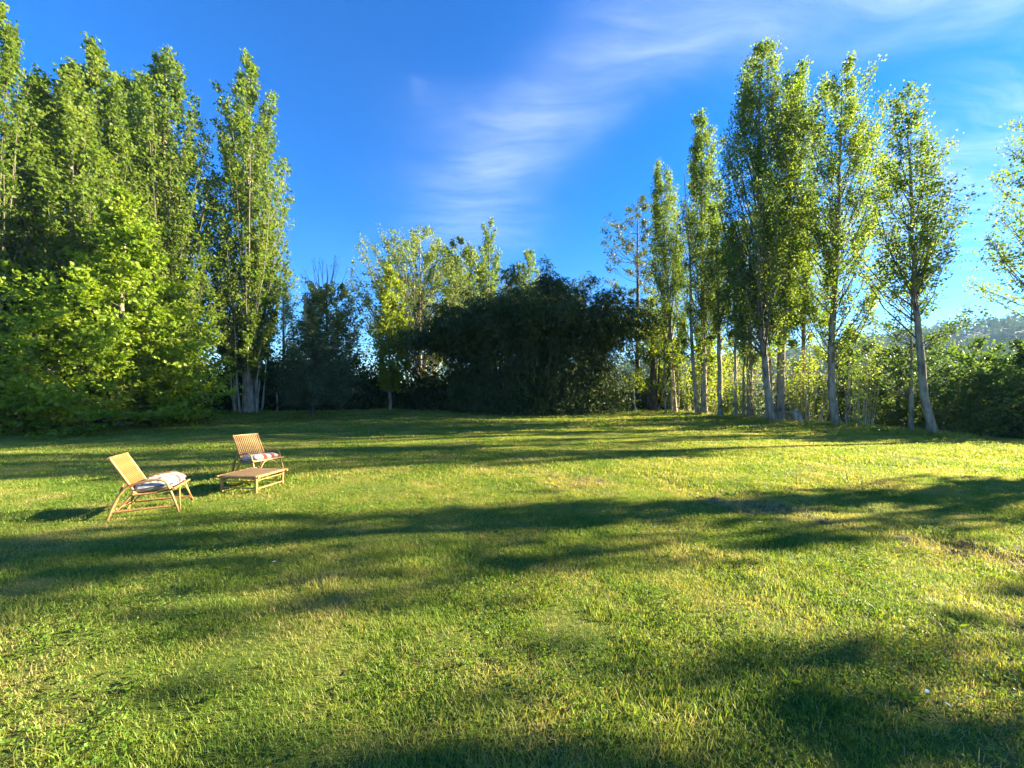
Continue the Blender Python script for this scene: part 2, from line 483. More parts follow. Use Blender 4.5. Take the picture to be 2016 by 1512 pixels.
def build_hills():
    th = np.radians(np.arange(-10, 146, 0.8)); r = np.concatenate([np.arange(118, 420, 6.0), np.arange(420, 860, 12.0)])
    T, R = np.meshgrid(th, r, indexing='ij')
    X = R * np.sin(T); Y = R * np.cos(T)
    Z = hill_h(X, Y) * (1 - ss(R, 760, 860)) - 1.0
    nx, ny = X.shape
    idx = np.arange(nx * ny).reshape(nx, ny)
    q = np.stack([idx[:-1, :-1], idx[:-1, 1:], idx[1:, 1:], idx[1:, :-1]], -1).reshape(-1, 4)
    m, nt = new_mat('hill_ground')
    N = nt.nodes.new; L = nt.links.new
    geo = N('ShaderNodeNewGeometry'); n1 = N('ShaderNodeTexNoise'); n1.inputs['Scale'].default_value = 0.03; n1.inputs['Detail'].default_value = 7
    L(geo.outputs['Position'], n1.inputs['Vector'])
    col = ramp(nt, n1.outputs['Fac'], [(0.3, (0.03, 0.05, 0.015)), (0.7, (0.08, 0.10, 0.03))])
    p = N('ShaderNodeBsdfPrincipled'); L(col, p.inputs['Base Color']); p.inputs['Roughness'].default_value = 1
    o_ = N('ShaderNodeOutputMaterial'); L(p.outputs[0], o_.inputs['Surface'])
    mb = MB(); mb.add(np.stack([X, Y, Z], -1).reshape(-1, 3), quads=q)
    tag(mb.obj('hills', m, smooth=True), kind='structure')
    # the woods that cover them: loose crowns of leaf clumps
    rng = np.random.default_rng(5)
    mb = MB()
    for n, r0, r1, size, per, leaf in ((430, 120, 300, 4.2, 46, 1.5), (1500, 300, 790, 6.5, 26, 3.8)):
        th = np.radians(rng.uniform(4, 104, n)); r = np.sqrt(rng.uniform(r0 ** 2, r1 ** 2, n))
        cx, cy_ = r * np.sin(th), r * np.cos(th)
        cz = hill_h(cx, cy_) * (1 - ss(r, 760, 860)) - 1.0
        s = size * rng.uniform(0.6, 1.3, n)
        d = norm(rng.normal(size=(n, per, 3))) * rng.uniform(0.55, 1.0, (n, per, 1))
        P = np.stack([cx, cy_, cz + s * 0.9], 1)[:, None] + d * s[:, None, None] * np.array([1, 1, 1.15])
        tint = np.clip(np.repeat(rng.random(n) * 0.6, per) + rng.uniform(0, 0.2, n * per), 0, 1)
        leaves(mb, P.reshape(-1, 3), rng.normal(size=(n * per, 3)), leaf, leaf * 0.8, rng, tint=tint)
    tag(mb.obj('distant_woods', M['hill']), 'olive and blue green woods covering the far hillside', 'woods', kind='stuff')
build_hills()

# ------------------------------------------------------------------ trees
def trunk_curve(pts, n=18, wob=0.02, rng=None):
    pts = np.asarray(pts, float)
    s = np.concatenate([[0], np.cumsum(np.linalg.norm(np.diff(pts, axis=0), axis=1))])
    t = np.linspace(0, s[-1], n)
    p = np.stack([np.interp(t, s, pts[:, i]) for i in range(3)], 1)
    for _ in range(2):
        p[1:-1] = (p[:-2] + 2 * p[1:-1] + p[2:]) / 4
    if rng is not None:
        w = rng.normal(size=(n, 2)) * wob
        w[0] = 0
        p[:, :2] += w
    return p

def trunk_radius(z, h, r, flare=0.4):
    t = np.clip(z / h, 0, 1)
    return r * ((1 - t) ** 0.85 * 0.96 + 0.04) * (1 + flare * np.exp(-np.maximum(z, 0) / 0.35))

def grow(seed, trunk, r0, profile, nb, rise=2.5, twigs=8, lpt=12, leaf=(0.12, 0.11), tlen=0.8, z0=1.0, jit=0.10,
         droop=0.3, spread=0.6, inner=0.3, lob=0.35, up=0.35, flat=1.0, twig_geo=True, stems=(), k=7, br=0.35, bare_twigs=0, tmin=0.22, wlow=1.0):
    """returns (trunk mb, branches mb, leaf mb) in local coordinates"""
    rng = np.random.default_rng(seed)
    tr = trunk_curve(trunk, rng=rng)
    h = tr[-1, 2]
    mt = MB(); mbr = MB(); ml = MB()
    rr = trunk_radius(tr[:, 2], h, r0)
    zz = np.linspace(0, 0.8, 4)
    tubes(mt, np.concatenate([tr[:1] + [(0, 0, -0.25)], tr[:1] + (tr[1] - tr[0]) * 0.15, tr[:1] + (tr[1] - tr[0]) * 0.4, tr[1:]]),
          np.concatenate([[rr[0] * 1.1, trunk_radius(tr[1, 2] * 0.15, h, r0), trunk_radius(tr[1, 2] * 0.4, h, r0)], rr[1:]]), k=k)
    for sp, sr in stems:
        s = trunk_curve(sp, n=10, rng=rng, wob=0.03)
        tubes(mt, np.concatenate([s[:1] + [(0, 0, -0.2)], s]), np.concatenate([[sr], sr * (np.linspace(1, 0.12, 10))]), k=5)
    pz = np.array([p[0] for p in profile]); pr = np.array([p[1] for p in profile])
    zt = np.linspace(pz[0], pz[-1], 200); w = (np.interp(zt, pz, pr) + 0.12) * (wlow + (1 - wlow) * np.linspace(0, 1, 200))
    cdf = np.cumsum(w); cdf /= cdf[-1]
    ze = np.interp((np.arange(nb) + rng.random(nb)) / nb, cdf, zt)
    az = (np.arange(nb) * 2.39996 + rng.normal(size=nb) * 0.5)
    ph = rng.uniform(0, 6.28, 4)
    lobe = 1 + lob * (0.6 * np.sin(az + ph[0] + ze * 0.35) + 0.4 * np.sin(2 * az + ph[1] - ze * 0.8)) + rng.normal(size=nb) * lob * 0.35
    R = np.interp(ze, pz, pr) * np.clip(lobe, 0.35, 1.7) * (inner + (1 - inner) * np.sqrt(rng.random(nb)))
    zb = np.maximum(ze - R * rise * rng.uniform(0.7, 1.3, nb) - 0.2, z0 * rng.uniform(0.8, 1.2, nb))
    zb = np.minimum(zb, np.minimum(ze - 0.05 if rise > 0 else zb, h * 0.97))
    ti = lambda z: np.stack([np.interp(z, tr[:, 2], tr[:, i]) for i in range(2)], -1)
    out = np.stack([np.cos(az), np.sin(az)], -1)
    P0 = np.concatenate([ti(zb), zb[:, None]], 1)
    P2 = np.concatenate([ti(ze) + out * R[:, None], ze[:, None]], 1)
    P1 = np.concatenate([P0[:, :2] + (P2[:, :2] - P0[:, :2]) * spread, (zb + (ze - zb) * 0.35)[:, None]], 1)
    n = 6
    t = np.linspace(0, 1, n)[None, :, None]
    B = (1 - t) ** 2 * P0[:, None] + 2 * t * (1 - t) * P1[:, None] + t * t * P2[:, None]
    B[:, 1:] += rng.normal(size=(nb, n - 1, 3)) * 0.03 * np.minimum(1, R)[:, None, None]
    ln = np.linalg.norm(P2 - P0, axis=1)
    rb = np.minimum(trunk_radius(zb, h, r0, 0) * br, 0.003 + ln * 0.0065)
    tubes(mbr, B, rb[:, None] * np.linspace(1, 0.18, n)[None] + 0.002, k=4, cap=False)
    # twigs
    T = twigs
    s = tmin + (1.04 - tmin) * rng.random((nb, T)) ** 0.7
    s = np.minimum(s, 1)[..., None]
    bp = (1 - s) ** 2 * P0[:, None] + 2 * s * (1 - s) * P1[:, None] + s * s * P2[:, None]
    tg = norm(2 * (1 - s) * (P1 - P0)[:, None] + 2 * s * (P2 - P1)[:, None])
    rd = rng.normal(size=(nb, T, 3)); rd[..., 2] *= flat
    td = norm(tg * 0.75 + rd * 0.55 + np.array([0, 0, up]))
    tl = tlen * rng.uniform(0.45, 1.1, (nb, T, 1)) * (1.15 - 0.45 * s) * np.clip(ln / (ln.mean() + 1e-6), 0.5, 1.3)[:, None, None]
    if twig_geo:
        tt = np.array([0, 0.5, 1.0])[None, None, :, None]
        tw = bp[:, :, None] + td[:, :, None] * tl[:, :, None] * tt
        tw[:, :, 1] += rng.normal(size=(nb, T, 3)) * 0.02
        tubes(mbr, tw.reshape(-1, 3, 3), np.broadcast_to(np.array([0.005, 0.004, 0.002]), (nb * T, 3)), k=3, cap=False)
    u = rng.uniform(0.08, 1.05, (nb, T, lpt, 1))
    LP = bp[:, :, None] + td[:, :, None] * tl[:, :, None] * u + rng.normal(size=(nb, T, lpt, 3)) * jit * np.array([1, 1, flat])
    ax = td[:, :, None] * 0.5 + rng.normal(size=(nb, T, lpt, 3)) * np.array([1, 1, 0.7]) + np.array([0, 0, -droop])
    tint = np.clip(0.5 + rng.normal(size=(nb, 1, 1)) * 0.13 + rng.normal(size=(nb, T, 1)) * 0.13 + rng.normal(size=(nb, T, lpt)) * 0.16, 0, 1)
    P = LP.reshape(-1, 3); keep = P[:, 2] > 0.03
    leaves(ml, P[keep], ax.reshape(-1, 3)[keep], leaf[0], leaf[1], rng, tint=tint.reshape(-1)[keep])
    return mt, mbr, ml

def place_tree(name, label, cat, x, y, mt, mbr, ml, leaf_m, bark_m, group=None, z=None, rot=0.0):
    limb_m = M['limb'] if bark_m in (M['bark'], M['bark_pale']) else bark_m
    root = thing(name, label, cat, (x, y, (Hs(x, y) if z is None else z)), rot, group)
    mt.obj('trunk', bark_m, root, smooth=True)
    if mbr.n: mbr.obj('branches', limb_m, root, smooth=True)
    ml.obj('crown', leaf_m, root)
    return root

def poplar(seed, x, y, h, r0, prof, nb, label, lean=(0, 0), mids=None, name='poplar_tree', leaf_m='poplar', bark_m='bark', group=None, **kw):
    pts = [(0, 0, 0)] + ([m for m in mids] if mids else [(lean[0] * 0.4, lean[1] * 0.4, h * 0.45)]) + [(lean[0], lean[1], h)]
    a = dict(rise=2.6, twigs=12, lpt=13, leaf=(0.20, 0.18), tlen=0.85, z0=1.6, twig_geo=False, lob=0.25, inner=0.4)
    nb = int(nb * 1.15)
    prof = [(z, r * 1.1 + 0.08) for z, r in prof]
    a.update(kw)
    mt, mbr, ml = grow(seed, pts, r0, prof, nb, **a)
    return place_tree(name, label, 'tree', x, y, mt, mbr, ml, M[leaf_m], M[bark_m], group)

GL = 'tall poplars on the left of the lawn'
GR = 'poplars in the row along the right edge of the lawn'
# --- left stand: two dense columns, the others are copies turned and stretched
def clone_tree(src, label, x, y, rot, sxy, sz, group=None):
    r = src.copy(); COL.objects.link(r)
    r.location = (x, y, Hs(x, y)); r.rotation_euler = (0, 0, rot); r.scale = (sxy, sxy, sz)
    r['label'] = label
    if group: r['group'] = group
    for ch in src.children:
        c = ch.copy(); COL.objects.link(c); c.parent = r
    return r
DK = dict(group=GL, rise=3.4, twigs=16, lpt=14, leaf=(0.165, 0.15), tlen=0.8, up=0.6, inner=0.45, lob=0.22, jit=0.11)
broad = poplar(16, -20.9, 22.9, 21.2, 0.33, [(1.6, 1.7), (5, 2.35), (10, 2.55), (15, 2.25), (18, 1.75), (20, 1.15), (21.2, 0.5), (21.9, 0.1)], 215,
       'widest sunlit poplar directly behind the right half of the hornbeam', lean=(0.3, 0), **DK)
slim = poplar(13, -20.9, 18.3, 17.2, 0.28, [(1.4, 1.0), (5, 1.35), (9.5, 1.4), (13, 1.15), (15, 0.8), (16.4, 0.5), (17.6, 0.1)], 150,
       'left poplar of the twin topped pair behind the hornbeam', lean=(-0.4, 0.2), **DK)
clone_tree(broad, 'tallest broad poplar cut off by the left edge of the view', -22.9, 16.9, 2.1, 0.82, 0.88)
clone_tree(slim, 'shaded dark poplar peeping out behind the tallest left poplar', -32.3, 26.0, 4.0, 0.72, 1.30)
clone_tree(slim, 'right poplar of the twin topped pair behind the hornbeam', -21.65, 20.3, 2.4, 0.95, 1.12)
clone_tree(slim, 'poplar standing furthest back, its top showing between two nearer poplars', -27.0, 27.6, 5.2, 1.35, 1.40)
clone_tree(slim, 'slightly shorter poplar leaning against the widest sunlit one', -23.6, 24.6, 0.9, 1.3, 1.22)
stems6 = []
rg = np.random.default_rng(66)
for i in range(11):
    a = rg.uniform(0, 6.28); rd = rg.uniform(0.5, 1.0)
    stems6.append(([(rd * math.cos(a), rd * math.sin(a) * 0.7, 0), (rd * 1.2 * math.cos(a), rd * math.sin(a), 2.5), (rd * 1.5 * math.cos(a), rd * 1.2 * math.sin(a), rg.uniform(4, 7.5))], rg.uniform(0.05, 0.10)))
poplar(17, -17.7, 25.8, 23.6, 0.34, [(2.5, 1.0), (6, 1.8), (10, 2.2), (15, 2.3), (19, 1.8), (21.5, 1.1), (23.2, 0.5), (24, 0.1)], 185,
       'poplar with a long bare pale trunk and a skirt of stems at its foot', group=GL, z0=3.0, stems=stems6, bark_m='bark_pale', lob=0.3, inner=0.35, rise=3.2, twigs=14, lpt=14, leaf=(0.172, 0.155), up=0.6)
# --- hornbeams in front of the left stand
def hornbeam(seed, x, y, h, prof, nb, label, **kw):
    a = dict(rise=0.55, twigs=14, lpt=18, leaf=(0.165, 0.125), tlen=1.35, z0=0.3, jit=0.085, droop=0.12, up=-0.06, flat=0.16, lob=0.45, inner=0.5, spread=0.55, tmin=0.25, twig_geo=False)
    a.update(kw)
    mt, mbr, ml = grow(seed, [(0, 0, 0), (0.1, 0, h * 0.5), (0.25, 0.1, h)], 0.16, prof, nb, **a)
    return place_tree('hornbeam_tree', label, 'tree', x, y, mt, mbr, ml, M['hornbeam'], M['bark'], 'leafy hornbeams at the left edge of the lawn')
hornbeam(21, -17.6, 17.2, 10.3, [(0.1, 3.3), (0.9, 4.0), (2.2, 4.1), (4, 3.3), (6, 2.3), (8, 1.4), (9.8, 0.7), (10.6, 0.2)], 215,
         'broad hornbeam with bright leaf sprays hanging down to the grass')
hornbeam(22, -21.3, 15.8, 6.6, [(0.1, 3.4), (1.5, 3.8), (3, 3.6), (5, 2.8), (5.8, 1.5), (6.8, 0.3)], 140,
         'lower shadier hornbeam reaching out of view at the left')

# --- background trees
def tree(name, label, seed, x, y, h, r0, prof, nb, leaf_m, bark_m, group=None, mids=None, top=(0, 0), z=None, **kw):
    mt, mbr, ml = grow(seed, [(0, 0, 0)] + (mids or [(top[0] * 0.5, top[1] * 0.5, h * 0.5)]) + [(top[0], top[1], h)], r0, prof, nb, **kw)
    return place_tree(name, label, 'tree', x, y, mt, mbr, ml, M[leaf_m], M[bark_m], group, z=z)

tree('leafy_tree', 'pale green rounded tree half hidden behind the bare trunked poplar', 31, -20.2, 34, 12.6, 0.16,
     [(3, 1.4), (6, 2.0), (9, 1.9), (11.5, 1.2), (12.8, 0.4)], 55, 'pale', 'bark', rise=1.0, twigs=10, lpt=12, leaf=(0.16, 0.12), tlen=0.9, z0=2.5)
tree('ivy_clad_tree', 'dark ivy clad tree with bare twigs poking out above its crown', 32, -15.9, 33, 12.8, 0.2,
     [(2.5, 2.3), (5, 2.8), (8, 2.8), (9.8, 2.3), (10.8, 1.0)], 120, 'ivy', 'bark_dark', rise=0.8, twigs=12, lpt=15, leaf=(0.17, 0.15), tlen=0.95, z0=2.5, twig_geo=False)
mbt = MB()
rg = np.random.default_rng(320)
tw = []
for i in range(26):
    bx, by = rg.uniform(-1.9, 2.1), rg.uniform(-1, 1)
    hh = rg.uniform(11, 13.6) - abs(bx - 0.2) * 0.7
    tw.append([(bx * 0.5, by * 0.5, 9.3), (bx * 0.8, by * 0.8, (9.3 + hh) / 2), (bx + rg.normal() * 0.2, by + rg.normal() * 0.2, hh)])
tubes(mbt, np.array(tw), np.tile([0.03, 0.02, 0.006], (26, 1)), k=3, cap=False)
side = []
for w_ in tw:
    for j in range(5):
        f = rg.uniform(0.4, 1); p = np.array(w_[1]) * (1 - f) + np.array(w_[2]) * f
        d = np.array([rg.normal(), rg.normal(), 0.9]); d = d / np.linalg.norm(d) * rg.uniform(0.2, 0.5)
        side.append([p, p + d * 0.5, p + d])
tubes(mbt, np.array(side), np.tile([0.012, 0.009, 0.004], (len(side), 1)), k=3, cap=False)
ivy_root = [o for o in COL.objects if o.name.startswith('ivy_clad_tree')][0]
mbt.obj('bare_twigs', M['bark_dark'], ivy_root)
tree('conifer_tree', 'small dark grey green conifer alone on the shaded far lawn', 33, -11.4, 22.0, 6.2, 0.11,
     [(0.8, 1.9), (1.5, 2.25), (2.6, 2.1), (3.8, 1.6), (5, 0.9), (5.8, 0.45), (6.4, 0.12)], 150, 'needle', 'bark_dark',
     rise=0.12, twigs=13, lpt=17, leaf=(0.13, 0.028), tlen=0.6, z0=0.75, jit=0.06, up=0.12, flat=0.5, spread=0.5)
poplar(34, -8.75, 27.5, 10.6, 0.12, [(1.6, 0.5), (3, 1.0), (5.5, 1.15), (8, 0.9), (9.7, 0.45), (10.8, 0.1)], 70,
       'slim bright green young poplar with a thin trunk near the dark hedge', leaf_m='poplar_young', twigs=7, lpt=10, tlen=0.55, z0=1.4)
tree('willow_tree', 'large airy pale willow with many bare forking stems', 35, -8.0, 33.5, 15.0, 0.2,
     [(5.5, 3.0), (8, 4.8), (10.5, 5.4), (12.5, 4.8), (14.2, 3.2), (15.4, 1.0)], 200, 'pale', 'bark_pale',
     stems=[([(0.3, 0, 0), (1.2, 0, 4), (2.9, 0.3, 11.5)], 0.13), ([(-0.3, 0, 0), (-1.0, 0.3, 4), (-2.6, 0, 11)], 0.12), ([(0, 0.3, 0), (0.5, 0.5, 5), (1.3, 0.2, 12.5)], 0.13),
            ([(0.5, -0.3, 0), (1.9, -0.2, 4.5), (4.0, 0, 10)], 0.10), ([(-0.5, -0.3, 0), (-1.5, 0, 4.5), (-3.6, 0, 9)], 0.09), ([(0.2, -0.4, 0), (0.1, -0.4, 5), (-0.9, 0, 12.5)], 0.12)],
     rise=1.1, twigs=11, lpt=15, leaf=(0.22, 0.11), tlen=1.1, z0=2.0, inner=0.35, lob=0.4, twig_geo=False)
tree('leafy_tree', 'round topped light tree between the airy willow and a pointed poplar', 36, -5.3, 40, 17.0, 0.22,
     [(7, 2.3), (11, 3.0), (14.5, 2.9), (16.3, 1.9), (17.3, 0.6)], 95, 'pale', 'bark', twig_geo=False, rise=0.8, twigs=12, lpt=15, leaf=(0.22, 0.18), tlen=1.0, z0=5)
GP = 'pointed poplars behind the bamboo'
poplar(37, -2.4, 40, 19.5, 0.22, [(5, 1.3), (11, 1.7), (14, 1.4), (17, 0.9), (19.7, 0.15)], 80,
       'single pointed poplar rising behind the left shoulder of the bamboo', leaf=(0.17, 0.15), lpt=11, z0=4, group=GP)
poplar(38, 2.2, 45, 18.6, 0.2, [(8, 0.9), (13, 1.25), (16, 1.0), (18.7, 0.15)], 50,
       'taller poplar of the small pair showing just above the bamboo', leaf=(0.18, 0.16), lpt=11, z0=4, group=GP, lean=(-0.3, 0))
poplar(39, 0.7, 45.5, 16.8, 0.18, [(8, 0.8), (13, 0.9), (15.5, 0.5), (16.9, 0.1)], 40,
       'shorter poplar of the small pair showing just above the bamboo', leaf=(0.18, 0.16), lpt=11, z0=4, group=GP)
tree('alder_tree', 'open crowned dark alder with layered limbs right of the bamboo', 40, 11.1, 34, 18.4, 0.25,
     [(9.5, 1.5), (11, 2.2), (14, 2.7), (16.5, 2.3), (18.2, 1.2), (18.9, 0.3)], 58, 'alder', 'bark_dark',
     rise=0.55, twigs=9, lpt=10, leaf=(0.17, 0.13), tlen=0.85, z0=9, flat=0.5, br=0.5, lob=0.5, up=0.15, tmin=0.45)

# --- right row
RK = dict(leaf=(0.102, 0.092), group=GR, tmin=0.38, wlow=0.35, twig_geo=True, rise=3.2, up=0.5, twigs=13, lpt=20)
poplar(51, 11.0, 26.0, 16.6, 0.17, [(3.5, 0.9), (7, 1.15), (11, 1.05), (14, 0.75), (16.8, 0.12)], 85,
       'narrow poplar nearest the bamboo with pale slender stems at its base', lean=(-1.0, 0), z0=3,
       stems=[([(-0.55, 0.1, 0), (-0.6, 0, 3), (-0.9, 0, 7)], 0.07), ([(-0.3, -0.25, 0), (-0.3, -0.2, 3), (-0.5, 0, 8)], 0.08), ([(0.25, 0.1, 0), (0.3, 0, 4), (0, 0, 9)], 0.08)], **RK)
poplar(52, 12.0, 24.0, 18.7, 0.185, [(3.5, 0.8), (7, 1.35), (11, 1.2), (15, 0.8), (17.2, 0.55), (18.9, 0.12)], 92,
       'poplar with a pointed top and a swollen trunk foot, third tallest of the row', lean=(-0.25, 0), z0=3.5,
       stems=[([(-0.45, 0, 0), (-0.75, 0, 4), (-1.0, 0, 11), (-1.25, 0, 15.2)], 0.13)], **RK)
poplar(53, 12.15, 22.4, 12.6, 0.15, [(4, 0.5), (7, 0.9), (10, 0.75), (12.8, 0.12)], 36,
       'thin shorter poplar close behind the swollen footed poplar', z0=4, lean=(-0.3, 0), **RK)
poplar(54, 13.2, 21.3, 11.4, 0.15, [(3, 0.5), (6, 0.8), (9, 0.6), (11.5, 0.12)], 28,
       'slender poplar with a fringe of shoots between two thicker trunks', z0=2.5,
       stems=[([(-0.3, 0.1, 0), (-0.35, 0, 3), (-0.2, 0, 8)], 0.07), ([(-0.15, -0.2, 0), (-0.2, -0.1, 3), (-0.1, 0, 7)], 0.06)], **RK)
poplar(55, 12.95, 19.0, 18.6, 0.17, [(4, 0.8), (7, 1.5), (11, 1.6), (14, 1.5), (16.5, 1.15), (18, 0.65), (18.9, 0.15)], 108,
       'tallest and fullest poplar of the right row', mids=[(-0.25, 0, 1.2), (-0.55, 0, 3.5), (-0.75, 0, 7)], lean=(-0.75, 0), z0=3.5, twigs=15, lpt=20, leaf=(0.098, 0.09), group=GR, twig_geo=True, up=0.5, rise=3.0, tmin=0.38, wlow=0.35,
       stems=[([(0.1, 0.35, 0), (0.0, 0.4, 4), (-0.2, 0.3, 9)], 0.09)])
poplar(56, 13.65, 19.6, 18.2, 0.20, [(5, 0.6), (9, 1.0), (13, 0.95), (15, 0.9), (17, 0.85), (18.4, 0.2)], 52,
       'tall thin poplar squeezed between the fullest poplar and a spreading one', mids=[(0.05, 0, 2), (0.2, 0, 6), (0.5, 0, 12)], lean=(1.0, 0), z0=4, **RK)
poplar(57, 15.5, 20.5, 11.5, 0.13, [(4.5, 0.6), (7, 0.95), (9.5, 0.8), (11.7, 0.15)], 45,
       'young straight poplar rising from a leafy thicket of shoots', z0=4, lean=(0.15, 0), **RK)
poplar(58, 15.05, 17.8, 16.6, 0.165, [(3.5, 0.9), (6.5, 1.6), (10, 1.8), (13, 1.65), (15.2, 1.1), (16.8, 0.25)], 80,
       'grey trunked poplar with wide spreading branches and a forked foot', mids=[(-0.25, 0, 1.2), (-0.3, 0, 3.5), (-0.05, 0, 7)], lean=(0.25, 0), z0=3.2, rise=2.4, tmin=0.36, wlow=0.4, twigs=14, lpt=20, up=0.45,
       leaf=(0.10, 0.09), group=GR, twig_geo=True, stems=[([(0.45, 0, 0), (0.45, 0, 2), (0.6, 0.1, 4.2)], 0.05), ([(0.55, 0.1, 0), (0.65, 0, 2), (0.8, 0.1, 3.8)], 0.04)], inner=0.25)
poplar(59, 15.7, 14.3, 12.6, 0.135, [(5.8, 0.6), (7.0, 1.15), (8.6, 1.45), (10.2, 1.1), (11.6, 0.65), (13.0, 0.15)], 62,
       'bent trunked poplar with an open vase shaped crown of loose leaves', mids=[(-0.3, 0, 0.9), (-0.45, 0, 1.7), (-0.5, 0, 3), (-0.7, 0, 5)], lean=(-1.0, 0), z0=4.2, rise=2.3,
       twigs=11, lpt=15, leaf=(0.092, 0.082), group=GR, twig_geo=True, inner=0.25, lob=0.45)
poplar(60, 18.8, 13.2, 13.0, 0.16, [(4.6, 0.7), (5.8, 1.2), (8.2, 1.6), (10.3, 1.3), (11.8, 0.8), (12.6, 0.2)], 62,
       'poplar whose loose leafy branches reach in at the right edge', lean=(-0.2, 0), z0=4.2, rise=1.4,
       twigs=11, lpt=15, leaf=(0.092, 0.082), group=GR, twig_geo=True, inner=0.25, lob=0.5)
for i, (x_, y_, h_, lab) in enumerate(((12.75, 21.9, 11.0, 'very slim pale trunked poplar just left of the tallest poplar'), (13.6, 20.5, 11.5, 'very slim poplar just right of the tallest poplar'), (14.75, 20.9, 11.0, 'very slim poplar left of the vase shaped thicket'))):
    poplar(161 + i, x_, y_, h_, 0.10, [(4, 0.4), (7, 0.75), (10, 0.6), (h_ + 0.2, 0.1)], 26, lab, z0=3.5, lean=(-0.15, 0), bark_m='bark_pale', **RK)
# the row runs on past the edge of the view; these cast the long shade over the near lawn
sparse = poplar(61, 19.5, 8.35, 14.5, 0.2, [(2.2, 0.7), (4, 1.0), (8, 1.05), (12, 0.7), (14.6, 0.2)], 44,
       'poplar of the row standing beyond the right edge of the view', z0=1.4, group=GR, leaf=(0.20, 0.18), lpt=8, lob=0.45)
clone_tree(sparse, 'poplar of the row nearest the camera beyond the right edge', 20.3, 4.3, 2.0, 1.4, 1.0)

# --- shoots and shrubs under the right row
def shoots(seed, x, y, label, n, h, spread, leaf_m='poplar_young', leaf=(0.10, 0.085), lpt=60, lean=(0, 0)):
    rng = np.random.default_rng(seed)
    a = rng.uniform(0, 6.28, n); r = np.sqrt(rng.random(n)) * spread * 0.45
    b = np.stack([np.cos(a) * r, np.sin(a) * r * 0.7, np.zeros(n) - 0.1], 1)
    hh = h * rng.uniform(0.45, 1.05, n)
    tp = b * np.array([2.2, 2.2, 0]) + np.stack([lean[0] * hh + rng.normal(size=n) * 0.1, lean[1] * hh, hh], 1)
    md = (b + tp) / 2 + rng.normal(size=(n, 3)) * 0.06
    t = np.linspace(0, 1, 6)[None, :, None]
    P = (1 - t) ** 2 * b[:, None] + 2 * t * (1 - t) * md[:, None] + t * t * tp[:, None]
    ms = MB(); tubes(ms, P, np.linspace(0.022, 0.005, 6)[None].repeat(n, 0), k=4, cap=False)
    u = rng.uniform(0.12, 1, (n, lpt, 1))
    LP = (1 - u) ** 2 * b[:, None] + 2 * u * (1 - u) * md[:, None] + u * u * tp[:, None] + rng.normal(size=(n, lpt, 3)) * 0.11
    ml = MB(); leaves(ml, LP.reshape(-1, 3), rng.normal(size=(n * lpt, 3)) + np.array([0, 0, -0.2]), leaf[0], leaf[1], rng)
    root = thing('poplar_shoots', label, 'shrub', (x, y, Hs(x, y)), 0, 'leafy shoots at the feet of the poplars')
    ms.obj('stems', M['bark_pale'], root); ml.obj('leaves', M[leaf_m], root)
shoots(71, 13.1, 21.6, 'yellow green shoots sprouting round the slender fringed trunk', 26, 4.2, 1.3)
shoots(72, 15.25, 20.0, 'sunlit vase shaped thicket of shoots right of the sawn stump', 40, 4.6, 2.2, lpt=70)
shoots(73, 12.0, 25.0, 'bright yellow bush of shoots behind the swollen footed poplar', 30, 5.0, 2.6, lpt=80, leaf=(0.14, 0.11))
shoots(74, 16.6, 18.4, 'tall thin shoots just right of the grey trunked poplar', 14, 4.6, 1.3, lpt=45)
shoots(75, 13.9, 20.3, 'low mixed shoots between the two tallest trunks', 20, 3.4, 1.4)

def shrub(seed, x, y, h, prof, nb, label, leaf_m='shrub', name='shrub', z=None, group=None, bark='bark_dark', **kw):
    a = dict(rise=0.7, twigs=11, lpt=13, leaf=(0.13, 0.10), tlen=0.8, z0=0.2, flat=0.7, lob=0.45, inner=0.4)
    a.update(kw)
    mt, mbr, ml = grow(seed, [(0, 0, 0), (0.1, 0.05, h * 0.5), (0, 0, h)], 0.10, prof, nb, **a)
    return place_tree(name, label, 'shrub', x, y, mt, mbr, ml, M[leaf_m], M[bark], group, z=z)
GS = 'shrubs filling the slope behind the right row'
shrub(81, 15.3, 29.5, 6.0, [(0.2, 2.2), (2, 2.6), (4, 2.2), (6.2, 0.5)], 70, 'glowing yellow green shrub behind the narrow poplar by the bamboo', leaf_m='poplar_young', leaf=(0.17, 0.14), group=GS)
shrub(82, 12.2, 31.0, 6.5, [(0.2, 2.0), (2.5, 2.5), (5, 1.8), (6.7, 0.4)], 70, 'sunlit shrub directly right of the bamboo', leaf_m='poplar_young', leaf=(0.17, 0.14), group=GS)
shrub(83, 19.6, 19.6, 4.6, [(0.2, 1.6), (1.5, 2.3), (3, 2.0), (4.7, 0.5)], 85, 'bushy shrub with bright tips behind the grey trunked poplar', group=GS)
shrub(84, 22.2, 18.2, 5.4, [(0.2, 2.4), (1.6, 3.0), (3.2, 2.7), (4.6, 1.5), (5.5, 0.3)], 110, 'big dark shrub mass behind the bent trunked poplar', group=GS)
shrub(85, 20.6, 15.2, 4.3, [(0.1, 2.0), (1.2, 2.5), (2.9, 2.0), (4.4, 0.4)], 100, 'arching shrub at the lawn edge right of the bent trunked poplar', group=GS, rise=0.5, droop=0.5)
shrub(86, 25.6, 16.2, 3.8, [(0.2, 2.4), (1.5, 3.2), (2.6, 2.6), (3.9, 0.5)], 110, 'dark blue green shrub filling the far right edge of the view', group=GS)
shrub(87, 20.0, 23.5, 5.4, [(0.2, 2.0), (2, 2.6), (4, 2.0), (5.6, 0.5)], 90, 'olive shrub in the gap between the young straight and grey trunked poplars', group=GS, leaf=(0.15, 0.12))
